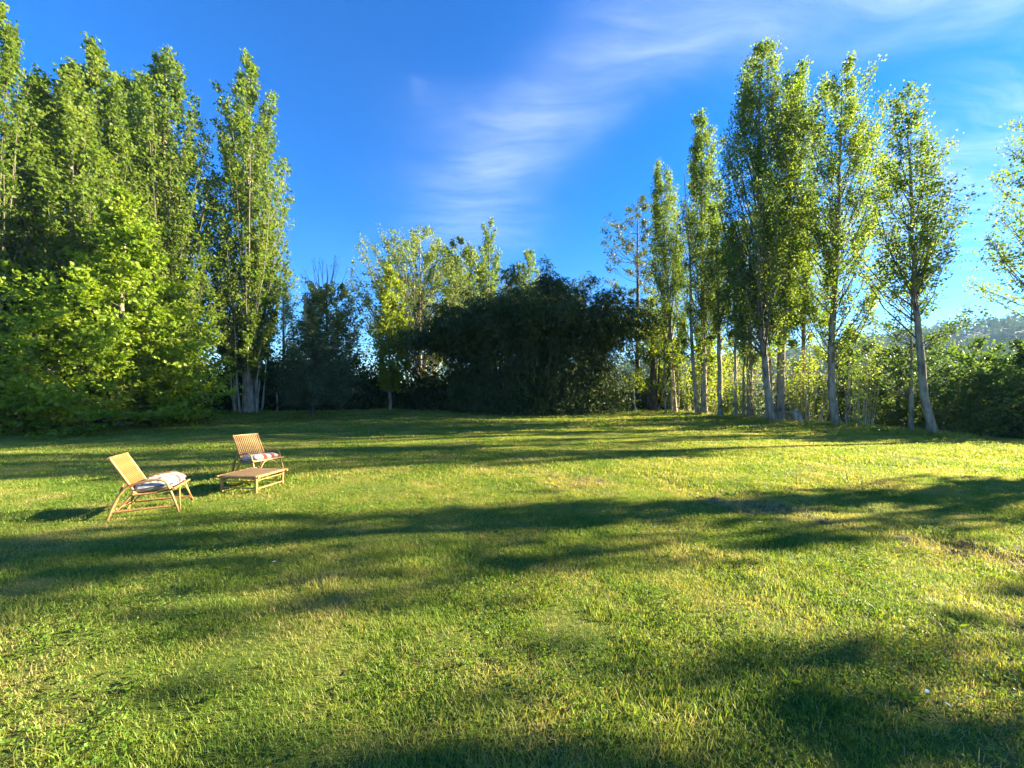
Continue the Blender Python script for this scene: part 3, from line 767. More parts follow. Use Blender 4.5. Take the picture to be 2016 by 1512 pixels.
shrub(88, 29.5, 21.5, 4.3, [(0.2, 2.6), (1.7, 3.4), (3.0, 2.8), (4.4, 0.5)], 90, 'rear shrub rising behind the dark blue green one', group=GS, leaf=(0.16, 0.13))
shrub(89, 18.7, 14.9, 2.6, [(0.1, 1.2), (1, 1.6), (2, 1.2), (2.7, 0.3)], 55, 'low shrub beside the small grey sapling', group=GS)
shrub(90, 24.5, 24.8, 6.0, [(0.2, 2.4), (2, 3.0), (4, 2.4), (6, 0.5)], 80, 'hazy shrub deep in the gap left of the bent trunked poplar', group=GS, leaf=(0.16, 0.13))
tree('sapling_tree', 'small grey sapling with wide wispy branches beside the bent poplar', 91, 16.2, 15.6, 5.9, 0.085,
     [(2.2, 1.3), (3.3, 1.9), (4.4, 1.7), (5.4, 1.0), (6.1, 0.2)], 55, 'shrub', 'bark', rise=0.7, twigs=8, lpt=9, leaf=(0.10, 0.085), tlen=0.65, z0=1.4, lob=0.5)
tree('lean_sapling', 'short pale leaning sapling stem beside the right end of bamboo', 92, 8.1, 25.0, 2.9, 0.045,
     [(1.6, 0.5), (2.4, 0.7), (3.0, 0.2)], 12, 'poplar_young', 'bark_pale', rise=0.6, twigs=6, lpt=8, leaf=(0.12, 0.1), tlen=0.4, z0=1.4, mids=[(-0.12, 0, 0.8), (-0.18, 0, 1.8)], top=(-0.15, 0))
tree('dark_forked_tree', 'dark tree forking low in the shade behind the pale slender stems', 93, 11.0, 30.0, 8.5, 0.32,
     [(4.5, 2.0), (6, 2.6), (7.8, 1.6), (8.7, 0.4)], 60, 'poplar_young', 'bark_dark', rise=0.8, twigs=10, lpt=12, leaf=(0.16, 0.13), tlen=0.9, z0=2.5,
     stems=[([(-0.2, 0, 0), (-0.8, 0, 2.2), (-1.6, 0, 5)], 0.24), ([(0.3, 0, 0), (1.0, 0, 2.2), (2.0, 0, 5)], 0.16), ([(0.1, -0.2, 0), (0.35, -0.2, 2.5), (0.6, 0, 5)], 0.16)])

# --- bamboo grove
def build_bamboo():
    rng = np.random.default_rng(100)
    root = thing('bamboo_grove', 'huge dark dense bamboo grove at the centre of the far lawn edge', 'bamboo', (1.6, 27.0, Hs(1.6, 27.0)))
    n = 380
    a = rng.uniform(0, 6.28, n); r = np.sqrt(rng.random(n))
    bx = np.cos(a) * r * 5.3; by = np.sin(a) * r * 3.2
    h = 10.1 * (1 - 0.10 * r ** 2) * rng.uniform(0.84, 1.02, n)
    h = h * np.where(bx < -1.5, 1 - 0.034 * (-1.5 - bx) ** 1.35, 1.0) * np.where(bx > 3, 1 - 0.035 * (bx - 3), 1.0)
    lx = np.cos(a) * (0.4 + 2.3 * r ** 2) + rng.normal(size=n) * 0.5 + np.where(bx < -2, -1.2 * r, 0) + np.where(bx > 2, 0.9 * r, 0)
    ly = np.sin(a) * (0.4 + 1.6 * r ** 2) + rng.normal(size=n) * 0.4
    P0 = np.stack([bx, by, np.full(n, -0.2)], 1)
    P1 = P0 + np.stack([lx * 0.15, ly * 0.15, h * 0.95], 1)
    dr = np.where(r > 0.6, 0.80, 0.95) * rng.uniform(0.75, 1.05, n)
    P2 = P0 + np.stack([lx * 1.15, ly * 1.15, h * dr], 1)
    t = np.linspace(0, 1, 9)[None, :, None]
    B = (1 - t) ** 2 * P0[:, None] + 2 * t * (1 - t) * P1[:, None] + t * t * P2[:, None]
    mc = MB(); tubes(mc, B, rng.uniform(0.018, 0.034, n)[:, None] * np.linspace(1, 0.15, 9)[None], k=5, cap=False)
    co = mc.obj('culms', M['culm'], root, smooth=True); co['kind'] = 'stuff'
    T, lp = 38, 10
    s = 0.03 + 0.99 * rng.random((n, T)) ** 0.8
    s = np.minimum(s, 1)[..., None]
    bp = (1 - s) ** 2 * P0[:, None] + 2 * s * (1 - s) * P1[:, None] + s * s * P2[:, None]
    outv = np.stack([np.cos(a), np.sin(a), np.zeros(n)], 1)[:, None]
    td = norm(rng.normal(size=(n, T, 3)) * np.array([1, 1, 0.45]) + outv * 0.6 + np.array([0, 0, -0.15]))
    tl = rng.uniform(0.35, 1.0, (n, T, 1))
    u = rng.uniform(0.1, 1, (n, T, lp, 1))
    LP = bp[:, :, None] + td[:, :, None] * tl[:, :, None] * u + np.array([0, 0, -0.28]) * u ** 2 + rng.normal(size=(n, T, lp, 3)) * 0.05
    ax = td[:, :, None] * 0.8 + rng.normal(size=(n, T, lp, 3)) * 0.6 + np.array([0, 0, -0.75])
    ml = MB()
    tint = np.clip(0.45 + rng.normal(size=(n, 1, 1)) * 0.15 + rng.normal(size=(n, T, 1)) * 0.15 + rng.normal(size=(n, T, lp)) * 0.15, 0, 1)
    LPf = LP.reshape(-1, 3); k_ = LPf[:, 2] > 0.05
    leaves(ml, LPf[k_], ax.reshape(-1, 3)[k_], 0.28, 0.07, rng, fold=0.2, tint=tint.reshape(-1)[k_])
    m_ = 1500; a2 = rng.uniform(0, 6.28, m_); r2 = rng.uniform(0.75, 1.12, m_)
    cz = rng.uniform(0.1, 3.2, m_) * rng.uniform(0.4, 1, m_)
    Cc = np.stack([np.cos(a2) * r2 * 5.6 + 0.3, np.sin(a2) * r2 * 3.6, cz], 1)
    Pk = Cc[:, None] + rng.normal(size=(m_, 14, 3)) * np.array([0.22, 0.22, 0.2])
    Pk = Pk.reshape(-1, 3); Pk[:, 2] = np.abs(Pk[:, 2]) + 0.04
    leaves(ml, Pk, rng.normal(size=Pk.shape) * 0.8 + np.array([0, 0, -0.5]), 0.26, 0.06, rng, fold=0.2)
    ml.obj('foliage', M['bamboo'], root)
build_bamboo()

# --- dark undergrowth along the back left
def build_undergrowth():
    rng = np.random.default_rng(130)
    mb = MB()
    blobs = []
    for x0, x1, y0, y1, n, h0, h1 in ((-30, 2, 35, 39, 44, 3.5, 5.5), (-22, -11, 29, 33, 46, 2.4, 5.6), (-11, -4, 29.5, 32, 36, 2.0, 3.8), (-6, 2, 31, 33, 20, 2.4, 4.6), (-38, -20, 28, 32, 34, 2.0, 5.0), (8.5, 18, 31.5, 36, 24, 1.2, 4.2), (15.5, 30, 24, 34, 26, 1.2, 3.2), (-40, -26, 18, 26, 26, 1.0, 3.5), (30, 44, 10, 34, 34, 1.6, 3.6), (19, 30, 8, 14, 18, 0.9, 2.4)):
        for i in range(n):
            blobs.append((rng.uniform(x0, x1), rng.uniform(y0, y1), rng.uniform(h0, h1)))
    for x, y, h in blobs:
        m = int(270 * (h / 3) ** 1.3) + 110
        rx = rng.uniform(0.9, 1.6) * (0.6 + h * 0.22)
        d = norm(rng.normal(size=(m, 3))) * (rng.uniform(0.35, 1, (m, 1)) ** 0.6)
        d[:, 2] = np.abs(d[:, 2])
        P = np.array([x, y, Hs(x, y)]) + d * np.array([rx, rx, h]) * (1 + 0.25 * np.sin(d[:, :1] * 7 + x) * np.cos(d[:, 1:2] * 6 + y)) + rng.normal(size=(m, 3)) * 0.12
        leaves(mb, P, rng.normal(size=(m, 3)) + np.array([0, 0, -0.2]), 0.23, 0.19, rng)
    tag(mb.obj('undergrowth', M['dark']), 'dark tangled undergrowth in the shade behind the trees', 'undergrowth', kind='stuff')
build_undergrowth()

# ------------------------------------------------------------------ grass
def grass_mat(name, dry=0.0, leafy=False):
    m, nt = new_mat(name)
    N = nt.nodes.new; L = nt.links.new
    at = N('ShaderNodeAttribute'); at.attribute_name = 'tint'
    geo = N('ShaderNodeNewGeometry')
    n1 = N('ShaderNodeTexNoise'); n1.inputs['Scale'].default_value = 0.85; n1.inputs['Detail'].default_value = 5; n1.inputs['Roughness'].default_value = 0.62
    n2 = N('ShaderNodeTexNoise'); n2.inputs['Scale'].default_value = 4.5; n2.inputs['Detail'].default_value = 3
    for n in (n1, n2): L(geo.outputs['Position'], n.inputs['Vector'])
    a1 = N('ShaderNodeMath'); a1.operation = 'MULTIPLY_ADD'; L(n1.outputs['Fac'], a1.inputs[0]); a1.inputs[1].default_value = 1.7; a1.inputs[2].default_value = -0.85 + dry
    a2 = N('ShaderNodeMath'); a2.operation = 'MULTIPLY_ADD'; L(n2.outputs['Fac'], a2.inputs[0]); a2.inputs[1].default_value = 0.7; L(a1.outputs[0], a2.inputs[2])
    a3 = N('ShaderNodeMath'); a3.operation = 'MULTIPLY_ADD'; a3.use_clamp = True
    L(at.outputs['Fac'], a3.inputs[0]); a3.inputs[1].default_value = 0.45; L(a2.outputs[0], a3.inputs[2])
    if leafy:
        st = [(0.0, (0.06, 0.13, 0.014)), (0.5, (0.10, 0.185, 0.02)), (1.0, (0.16, 0.235, 0.03))]
    else:
        st = [(0.03, (0.06, 0.14, 0.014)), (0.30, (0.12, 0.205, 0.024)), (0.58, (0.20, 0.265, 0.04)), (0.80, (0.29, 0.285, 0.075)), (1.0, (0.40, 0.34, 0.15))]
    col = ramp(nt, a3.outputs[0], st)
    p = N('ShaderNodeBsdfPrincipled'); L(col, p.inputs['Base Color']); p.inputs['Roughness'].default_value = 0.5; p.inputs['Specular IOR Level'].default_value = 0.3
    tr = N('ShaderNodeBsdfTranslucent')
    mul = N('ShaderNodeMix'); mul.data_type = 'RGBA'; mul.blend_type = 'MULTIPLY'; mul.inputs[0].default_value = 1
    L(col, mul.inputs[6]); mul.inputs[7].default_value = (1.7, 1.6, 0.75, 1); L(mul.outputs[2], tr.inputs['Color'])
    mx = N('ShaderNodeMixShader'); mx.inputs[0].default_value = 0.45
    L(p.outputs[0], mx.inputs[1]); L(tr.outputs[0], mx.inputs[2])
    o = N('ShaderNodeOutputMaterial'); L(mx.outputs[0], o.inputs['Surface'])
    return m

def blade_patch(seed, rad, n, h, w, lie=0.5, mat=None, name='grass_patch', curl=0.6):
    rng = np.random.default_rng(seed)
    r = np.sqrt(rng.random(n)) * rad; a = rng.uniform(0, 6.28, n)
    P = np.stack([r * np.cos(a), r * np.sin(a), np.full(n, -0.012)], 1)
    # clump the blades a little
    cl = rng.normal(size=(max(4, n // 22), 2)) * rad * 0.5
    j = rng.integers(0, len(cl), n); m = rng.random(n) < 0.45
    P[m, :2] = cl[j[m]] + rng.normal(size=(m.sum(), 2)) * min(0.02, rad * 0.06)
    hh = h * rng.uniform(0.45, 1.15, n)[:, None]
    az = rng.uniform(0, 6.28, n)
    d = np.stack([np.cos(az), np.sin(az), np.zeros(n)], 1)
    ln = (np.abs(rng.normal(size=n)) * lie + 0.12)[:, None]
    s = np.stack([-np.sin(az), np.cos(az), np.zeros(n)], 1) * (w * rng.uniform(0.7, 1.3, n))[:, None] * 0.5
    up = np.array([0, 0, 1.0])
    dirv = norm(d * ln + up)
    mid = P + dirv * hh * 0.55
    tip = mid + norm(d * ln * (1 + curl) + up * (1 - 0.35 * curl)) * hh * 0.5
    v = np.stack([P - s, P + s, mid + s * 0.85, mid - s * 0.85, tip], 1).reshape(-1, 3)
    b = np.arange(n)[:, None] * 5
    tint = rng.random(n)
    mb = MB()
    mb.add(v, quads=b + np.array([[0, 1, 2, 3]]), tint=tint)
    mb.t.append(b + np.array([[3, 2, 4]])); mb.ta.append(tint)
    return bpy.data.objects.new(name, mb.mesh(name, mat))

def clover_patch(seed, rad, n, mat, name, leaf=0.013, hh=0.04):
    rng = np.random.default_rng(seed)
    r = np.sqrt(rng.random(n)) * rad; a = rng.uniform(0, 6.28, n)
    C_ = np.stack([r * np.cos(a), r * np.sin(a), rng.uniform(0.02, hh, n)], 1)
    mb = MB()
    for k in range(3):
        b = k * 2.094 + rng.uniform(0, 6.28, n)
        ax = np.stack([np.cos(b), np.sin(b), rng.uniform(-0.1, 0.5, n)], 1)
        leaves(mb, C_, ax, leaf, leaf * 0.95, rng, fold=0.1)
    return bpy.data.objects.new(name, mb.mesh(name, mat))

def weed_patch(seed, mat, name, n=9, ln=0.05):
    rng = np.random.default_rng(seed)
    b = np.arange(n) * 2.4 + rng.normal(size=n) * 0.3
    ax = np.stack([np.cos(b), np.sin(b), rng.uniform(0.15, 0.9, n)], 1)
    mb = MB(); leaves(mb, np.zeros((n, 3)) + [0, 0, 0.01], ax, ln, ln * 0.26, rng, fold=0.2)
    return bpy.data.objects.new(name, mb.mesh(name, mat))

def build_clods():
    rng = np.random.default_rng(400)
    x = rng.uniform(-2, 8, 60000); y = rng.uniform(2.4, 10.5, 60000)
    b = bare(x, y); k = rng.random(len(x)) < b * 0.16
    x, y = x[k][:2600], y[k][:2600]; n = len(x)
    t = (1 + 5 ** 0.5) / 2
    iv = norm(np.array([(-1, t, 0), (1, t, 0), (-1, -t, 0), (1, -t, 0), (0, -1, t), (0, 1, t), (0, -1, -t), (0, 1, -t), (t, 0, -1), (t, 0, 1), (-t, 0, -1), (-t, 0, 1)], float))
    it = np.array([(0, 11, 5), (0, 5, 1), (0, 1, 7), (0, 7, 10), (0, 10, 11), (1, 5, 9), (5, 11, 4), (11, 10, 2), (10, 7, 6), (7, 1, 8), (3, 9, 4), (3, 4, 2), (3, 2, 6), (3, 6, 8), (3, 8, 9), (4, 9, 5), (2, 4, 11), (6, 2, 10), (8, 6, 7), (9, 8, 1)])
    sz = np.exp(rng.normal(size=n) * 0.4) * 0.010
    V = iv[None] * rng.uniform(0.6, 1.3, (n, 12, 1)) * sz[:, None, None] * rng.uniform(0.6, 1.4, (n, 1, 3)) + np.stack([x, y, H(x, y) + sz * 0.3], 1)[:, None]
    mb = MB(); mb.add(V.reshape(-1, 3), tris=(np.arange(n)[:, None, None] * 12 + it[None]).reshape(-1, 3))
    tag(mb.obj('soil_clods', plain_mat('crumbly_soil', (0.13, 0.11, 0.06), 1.0, 0.05, var=0.5, scale=14)), 'crumbly dark soil clods lying on the torn patches of lawn', 'soil', kind='stuff')
build_clods()

def build_grass():
    gm = grass_mat('grass_blade'); gd = grass_mat('dry_grass_blade', dry=0.42); gl = grass_mat('clover_leaf', leafy=True)
    col = bpy.data.collections.new('grass_sources')
    src = []
    def reg(o):
        o.name = 'patch_%02d' % len(src); col.objects.link(o); src.append(o); return len(src) - 1
    near = [reg(blade_patch(200 + i, 0.36, 2500, 0.042, 0.0034, lie=0.95, mat=gm)) for i in range(4)]
    tuft = [reg(blade_patch(210 + i, 0.14, 240, 0.075, 0.0040, lie=0.65, mat=gm)) for i in range(3)]
    dry = [reg(blade_patch(220 + i, 0.30, 520, 0.05, 0.0032, lie=3.0, mat=gd, curl=0.3)) for i in range(3)]
    clov = [reg(clover_patch(230 + i, 0.22, 90, gl, 'clover')) for i in range(3)]
    weed = [reg(weed_patch(240 + i, gl, 'weed')) for i in range(3)]
    mid = [reg(blade_patch(250 + i, 0.85, 2600, 0.055, 0.010, lie=0.8, mat=gm)) for i in range(3)]
    mdry = [reg(blade_patch(260 + i, 0.6, 700, 0.045, 0.008, lie=3.0, mat=gd, curl=0.3)) for i in range(2)]
    far = [reg(blade_patch(270 + i, 2.2, 4200, 0.060, 0.026, lie=0.8, mat=gm)) for i in range(3)]
    hay = [reg(blade_patch(280 + i, 0.24, 240, 0.10, 0.004, lie=7.0, mat=gd, curl=0.1)) for i in range(2)]
    rng = np.random.default_rng(300)
    pts = []; var = []; rot = []; scl = []
    def put(x, y, v, s):
        x = np.asarray(x); n = len(x)
        pts.append(np.stack([x, y, H(x, y)], 1)); var.append(np.broadcast_to(v, (n,)).copy() if np.ndim(v) else np.full(n, v))
        rot.append(rng.uniform(0, 6.283, n)); scl.append(s * np.ones(n))
    def grid(x0, x1, y0, y1, step, f):
        X, Y = np.meshgrid(np.arange(x0, x1, step), np.arange(y0, y1, step))
        X = X.ravel() + rng.uniform(-.5, .5, X.size) * step; Y = Y.ravel() + rng.uniform(-.5, .5, Y.size) * step
        k = f(X, Y); return X[k], Y[k]
    view = lambda X, Y, m: np.abs(X) < np.abs(Y) * 1.42 + m
    lush = lambda x, y: vnoise(x * 0.9, y * 0.9, 31) + 0.6 * vnoise(x * 2.3, y * 2.3, 32)
    # near
    x, y = grid(-13, 13, 0.6, 7.4, 0.36, lambda X, Y: view(X, Y, 2.0))
    k = rng.random(len(x)) > bare(x, y) * 0.72
    x, y = x[k], y[k]
    put(x, y, np.array(near)[rng.integers(0, 4, len(x))], np.clip(1 + 0.55 * lush(x, y) + rng.normal(size=len(x)) * 0.12, 0.55, 1.6))
    x, y = grid(-13, 13, 0.6, 8.5, 0.30, lambda X, Y: view(X, Y, 1.5))
    k = (lush(x, y) > 0.12) & (rng.random(len(x)) < 0.55) & (bare(x, y) < 0.4)
    put(x[k], y[k], np.array(tuft)[rng.integers(0, 3, k.sum())], rng.uniform(0.55, 1.2, k.sum()))
    x, y = grid(-13, 13, 0.6, 8.0, 0.34, lambda X, Y: view(X, Y, 1.5))
    dn = vnoise(x * 1.1, y * 1.1, 33) + 0.5 * vnoise(x * 3, y * 3, 34)
    k = (dn > 0.02) & (rng.random(len(x)) < 0.85)
    put(x[k], y[k], np.array(dry)[rng.integers(0, 3, k.sum())], rng.uniform(0.7, 1.2, k.sum()))
    x, y = grid(-10, 10, 0.6, 7.0, 0.26, lambda X, Y: view(X, Y, 1.0))
    cn = vnoise(x * 0.8, y * 0.8, 35) + 0.4 * vnoise(x * 3, y * 3, 36)
    k = (cn > 0.05) & (rng.random(len(x)) < 0.6) & (bare(x, y) < 0.5)
    put(x[k], y[k], np.array(clov)[rng.integers(0, 3, k.sum())], rng.uniform(0.7, 1.2, k.sum()))
    x, y = grid(-10, 10, 0.6, 8.0, 0.33, lambda X, Y: view(X, Y, 1.0))
    k = rng.random(len(x)) < 0.18
    put(x[k], y[k], np.array(weed)[rng.integers(0, 3, k.sum())], rng.uniform(0.5, 1.3, k.sum()))
    # mid
    x, y = grid(-30, 30, 7.0, 18.5, 0.75, lambda X, Y: view(X, Y, 2.0) & (X < edge_x(Y) + 1.0) & (X > -27))
    k = rng.random(len(x)) > bare(x, y) * 0.75
    x, y = x[k], y[k]
    put(x, y, np.array(mid)[rng.integers(0, 3, len(x))], np.clip(1 + 0.8 * lush(x, y) + rng.normal(size=len(x)) * 0.15, 0.55, 1.8))
    x, y = grid(-24, 24, 7.0, 18.0, 0.8, lambda X, Y: view(X, Y, 1.0) & (X < edge_x(Y) + 0.5))
    dn = vnoise(x * 0.7, y * 0.7, 37)
    k = (dn > 0.03)
    put(x[k], y[k], np.array(mdry)[rng.integers(0, 2, k.sum())], rng.uniform(0.8, 1.3, k.sum()))
    # far
    x, y = grid(-36, 18, 17.5, 33, 1.7, lambda X, Y: view(X, Y, 3.0) & (X < edge_x(Y) + 0.5))
    put(x, y, np.array(far)[rng.integers(0, 3, len(x))], rng.uniform(0.85, 1.15, len(x)))
    # rough grass left by the mower round the feet of the trees
    for o in [o for o in COL.objects if o.get('category') in ('tree', 'stump') and 8 < o.location.y < 30 and -20 < o.location.x < 17]:
        n = 16; a = rng.uniform(0, 6.28, n); r = rng.uniform(0.2, 0.95, n)
        x, y = o.location.x + np.cos(a) * r, o.location.y + np.sin(a) * r
        put(x, y, np.array(tuft)[rng.integers(0, 3, n)], rng.uniform(1.8, 4.8, n))
    # loose clippings on the worn ground
    x, y = grid(-3, 8, 2.4, 10, 0.15, lambda X, Y: bare(X, Y) > 0.15)
    k = rng.random(len(x)) < 0.55
    put(x[k], y[k], np.array(hay)[rng.integers(0, 2, k.sum())], rng.uniform(0.5, 1.0, k.sum()))
    pts_ = np.concatenate(pts); var_ = np.concatenate(var).astype(np.int32); rot_ = np.concatenate(rot); scl_ = np.concatenate(scl)
    me = bpy.data.meshes.new('grass'); me.vertices.add(len(pts_)); me.vertices.foreach_set('co', pts_.astype(np.float32).ravel())
    for nm, ty, dat in (('variant', 'INT', var_), ('turn', 'FLOAT', rot_.astype(np.float32)), ('size', 'FLOAT', scl_.astype(np.float32))):
        at = me.attributes.new(nm, ty, 'POINT'); at.data.foreach_set('value', dat)
    me.update()
    o = bpy.data.objects.new('grass', me); COL.objects.link(o)
    tag(o, 'short mown grass with clover and dry straw covering the lawn', 'grass', kind='stuff')
    ng = bpy.data.node_groups.new('grow_grass', 'GeometryNodeTree')
    ng.interface.new_socket('Geometry', in_out='INPUT', socket_type='NodeSocketGeometry')
    ng.interface.new_socket('Geometry', in_out='OUTPUT', socket_type='NodeSocketGeometry')
    N = ng.nodes.new; L = ng.links.new
    gi = N('NodeGroupInput'); go = N('NodeGroupOutput')
    ip = N('GeometryNodeInstanceOnPoints'); ci = N('GeometryNodeCollectionInfo')
    ci.inputs['Collection'].default_value = col
    ci.inputs['Separate Children'].default_value = True; ci.inputs['Reset Children'].default_value = True
    def na(nm, ty):
        n = N('GeometryNodeInputNamedAttribute'); n.data_type = ty; n.inputs['Name'].default_value = nm
        return n.outputs['Attribute']
    cx = N('ShaderNodeCombineXYZ'); L(na('turn', 'FLOAT'), cx.inputs[2])
    L(gi.outputs[0], ip.inputs['Points']); L(ci.outputs[0], ip.inputs['Instance'])
    ip.inputs['Pick Instance'].default_value = True
    L(na('variant', 'INT'), ip.inputs['Instance Index'])
    L(cx.outputs[0], ip.inputs['Rotation']); L(na('size', 'FLOAT'), ip.inputs['Scale'])
    L(ip.outputs[0], go.inputs[0])
    md = o.modifiers.new('grow_grass', 'NODES'); md.node_group = ng
    print('grass instances', len(pts_))
build_grass()

# ------------------------------------------------------------------ garden furniture
def cane_mat(name, c0, c1, c2, axis_scale=(30, 30, 3)):
    m, nt = new_mat(name)
    N = nt.nodes.new; L = nt.links.new
    tc = N('ShaderNodeTexCoord'); mp = N('ShaderNodeMapping'); mp.inputs['Scale'].default_value = axis_scale
    L(tc.outputs['Object'], mp.inputs['Vector'])
    n1 = N('ShaderNodeTexNoise'); n1.inputs['Scale'].default_value = 1.0; n1.inputs['Detail'].default_value = 5
    L(mp.outputs[0], n1.inputs['Vector'])
    n2 = N('ShaderNodeTexNoise'); n2.inputs['Scale'].default_value = 5; n2.inputs['Detail'].default_value = 2
    L(tc.outputs['Object'], n2.inputs['Vector'])
    ad = N('ShaderNodeMath'); ad.operation = 'MULTIPLY_ADD'; L(n2.outputs['Fac'], ad.inputs[0]); ad.inputs[1].default_value = 0.6; L(n1.outputs['Fac'], ad.inputs[2])
    col = ramp(nt, ad.outputs[0], [(0.5, c0), (0.8, c1), (1.0, c2)])
    p = N('ShaderNodeBsdfPrincipled'); L(col, p.inputs['Base Color']); p.inputs['Roughness'].default_value = 0.42; p.inputs['Specular IOR Level'].default_value = 0.4
    b = N('ShaderNodeBump'); b.inputs['Strength'].default_value = 0.15; b.inputs['Distance'].default_value = 0.004; L(n1.outputs['Fac'], b.inputs['Height']); L(b.outputs[0], p.inputs['Normal'])
    o = N('ShaderNodeOutputMaterial'); L(p.outputs[0], o.inputs['Surface'])
    return m
M['cane'] = cane_mat('bamboo_cane', (0.16, 0.08, 0.026), (0.26, 0.14, 0.048), (0.35, 0.205, 0.08))
M['slat'] = cane_mat('bamboo_slat', (0.16, 0.08, 0.024), (0.27, 0.142, 0.046), (0.36, 0.20, 0.07), (20, 20, 4))
M['table_cane'] = cane_mat('weathered_cane', (0.17, 0.095, 0.036), (0.27, 0.16, 0.064), (0.36, 0.225, 0.095))
M['binding'] = plain_mat('cane_binding', (0.36, 0.21, 0.08), 0.6)

def curve_pts(pts, n=24):
    """Catmull-Rom through the points"""
    p = np.asarray(pts, float)
    p = np.concatenate([2 * p[:1] - p[1:2], p, 2 * p[-1:] - p[-2:-1]])
    seg = len(p) - 3; out = []
    for u in np.linspace(0, seg - 1e-6, n):
        i = int(u); t = u - i
        a, b, c, d = p[i:i + 4]
        out.append(0.5 * ((2 * b) + (-a + c) * t + (2 * a - 5 * b + 4 * c - d) * t * t + (-a + 3 * b - 3 * c + d) * t ** 3))
    return np.array(out)

def cane(name, pts, r, parent, mat, n=None, k=8, nodes=0):
    pts = np.asarray(pts, float)
    P = curve_pts(pts, n or (24 if len(pts) > 2 else 9))
    R = np.full(len(P), r)
    if nodes:
        s = np.linspace(0, 1, len(P)); R = r * (1 + 0.10 * (np.abs((s * nodes) % 1 - 0.5) < 0.07))
    mb = MB(); tubes(mb, P, R, k=k)
    return mb.obj(name, mat, parent, smooth=True)

def make_chair(label, loc, rot, group):
    c = thing('bamboo_armchair', label, 'armchair', loc, rot, group); c.scale = (0.90,) * 3
    m = M['cane']
    for s in (1, -1):
        y = 0.30 * s
        arm = cane('arm_loop', [(-0.36, y, -0.02), (-0.27, y, 0.26), (-0.18, y, 0.42), (-0.06, y, 0.49), (0.16, y * 1.02, 0.53), (0.25, y * 1.02, 0.505), (0.30, y, 0.44), (0.395, y, 0.14), (0.435, y, -0.02)], 0.0155, c, m, n=40)
        cane('rear_leg', [(-0.375, y * 0.96, -0.02), (-0.27, y * 0.93, 0.25), (-0.195, y * 0.9, 0.50)], 0.013, c, m)
        cane('rear_strut', [(-0.28, y * 0.86, 0.11), (-0.09, y * 0.84, 0.36)], 0.012, c, m)
        cane('side_stretcher', [(-0.315, y * 0.985, 0.115), (0.40, y * 0.985, 0.13)], 0.014, c, m, nodes=3)
        cane('seat_rail', [(-0.095, y * 0.88, 0.375), (-0.05, y * 0.88, 0.335), (0.10, y * 0.88, 0.335), (0.36, y * 0.90, 0.375)], 0.0155, c, m)
        for px, pz in ((0.325, 0.385), (-0.085, 0.355)):
            b = MB()
            tubes(b, np.array([(px - 0.012, y * 0.93, pz - 0.012), (px + 0.012, y * 0.93, pz + 0.012)]), np.full(2, 0.026), k=8)
            b.obj('binding', M['binding'], c, smooth=False)
    cane('front_rail', [(0.375, -0.335, 0.385), (0.375, 0.335, 0.385)], 0.017, c, m, nodes=4)
    cane('rear_rail', [(-0.075, -0.28, 0.34), (-0.075, 0.28, 0.34)], 0.014, c, m)
    cane('rear_stretcher', [(-0.30, -0.30, 0.135), (-0.30, 0.30, 0.135)], 0.014, c, m, nodes=3)
    cane('front_brace', [(0.44, -0.295, 0.06), (0.405, -0.20, 0.22), (0.375, -0.08, 0.355), (0.375, 0.08, 0.355), (0.405, 0.20, 0.22), (0.44, 0.295, 0.06)], 0.010, c, m, n=30)
    # seat slats
    sl = MB(); tubes(sl, curve_pts([(-0.07, 0, 0.345), (-0.03, 0, 0.33), (0.10, 0, 0.33), (0.36, 0, 0.37)], 8), np.full(8, 0.009), k=6)
    me = sl.mesh('seat_slat', M['slat'], True)
    for i in range(11):
        o = bpy.data.objects.new('seat_slat', me); COL.objects.link(o); o.parent = c; o.location = (0, -0.225 + i * 0.045, 0.004)
    # backrest: frame and upright slats
    b0 = np.array([-0.075, 0, 0.35]); b1 = np.array([-0.35, 0, 0.865])
    ax = (b1 - b0) / np.linalg.norm(b1 - b0)
    yb = 0.250
    bf = MB()
    for s in (1, -1):
        tubes(bf, np.array([b0 - ax * 0.01 + [0, s * yb, 0], b1 + ax * 0.012 + [0, s * yb, 0]]), np.full(2, 0.0165), k=8)
    for q in (b0 + ax * 0.05, b1):
        tubes(bf, np.array([q + [0, -yb - 0.015, 0], q + [0, yb + 0.015, 0]]), np.full(2, 0.0165), k=8)
    bf.obj('back_frame', m, c, smooth=True)
    ln = np.linalg.norm(b1 - b0) - 0.06
    w = MB()
    nrm = np.array([ax[2], 0, -ax[0]])
    a = b0 + ax * 0.055; e = a + ax * ln
    hw, ht = 0.0092, 0.006
    v = [p + np.array([0, sy * hw, 0]) + nrm * (sn * ht) for p in (a, e) for sy, sn in ((-1, -1), (1, -1), (1, 1), (-1, 1))]
    w.add(v, quads=[(0, 3, 2, 1), (4, 5, 6, 7), (0, 1, 5, 4), (1, 2, 6, 5), (2, 3, 7, 6), (3, 0, 4, 7)])
    mw = w.mesh('slat', M['slat'])
    for i in range(12):
        o = bpy.data.objects.new('slat', mw); COL.objects.link(o); o.parent = c; o.location = (0, -0.212 + i * 0.424 / 11, 0)
    return c

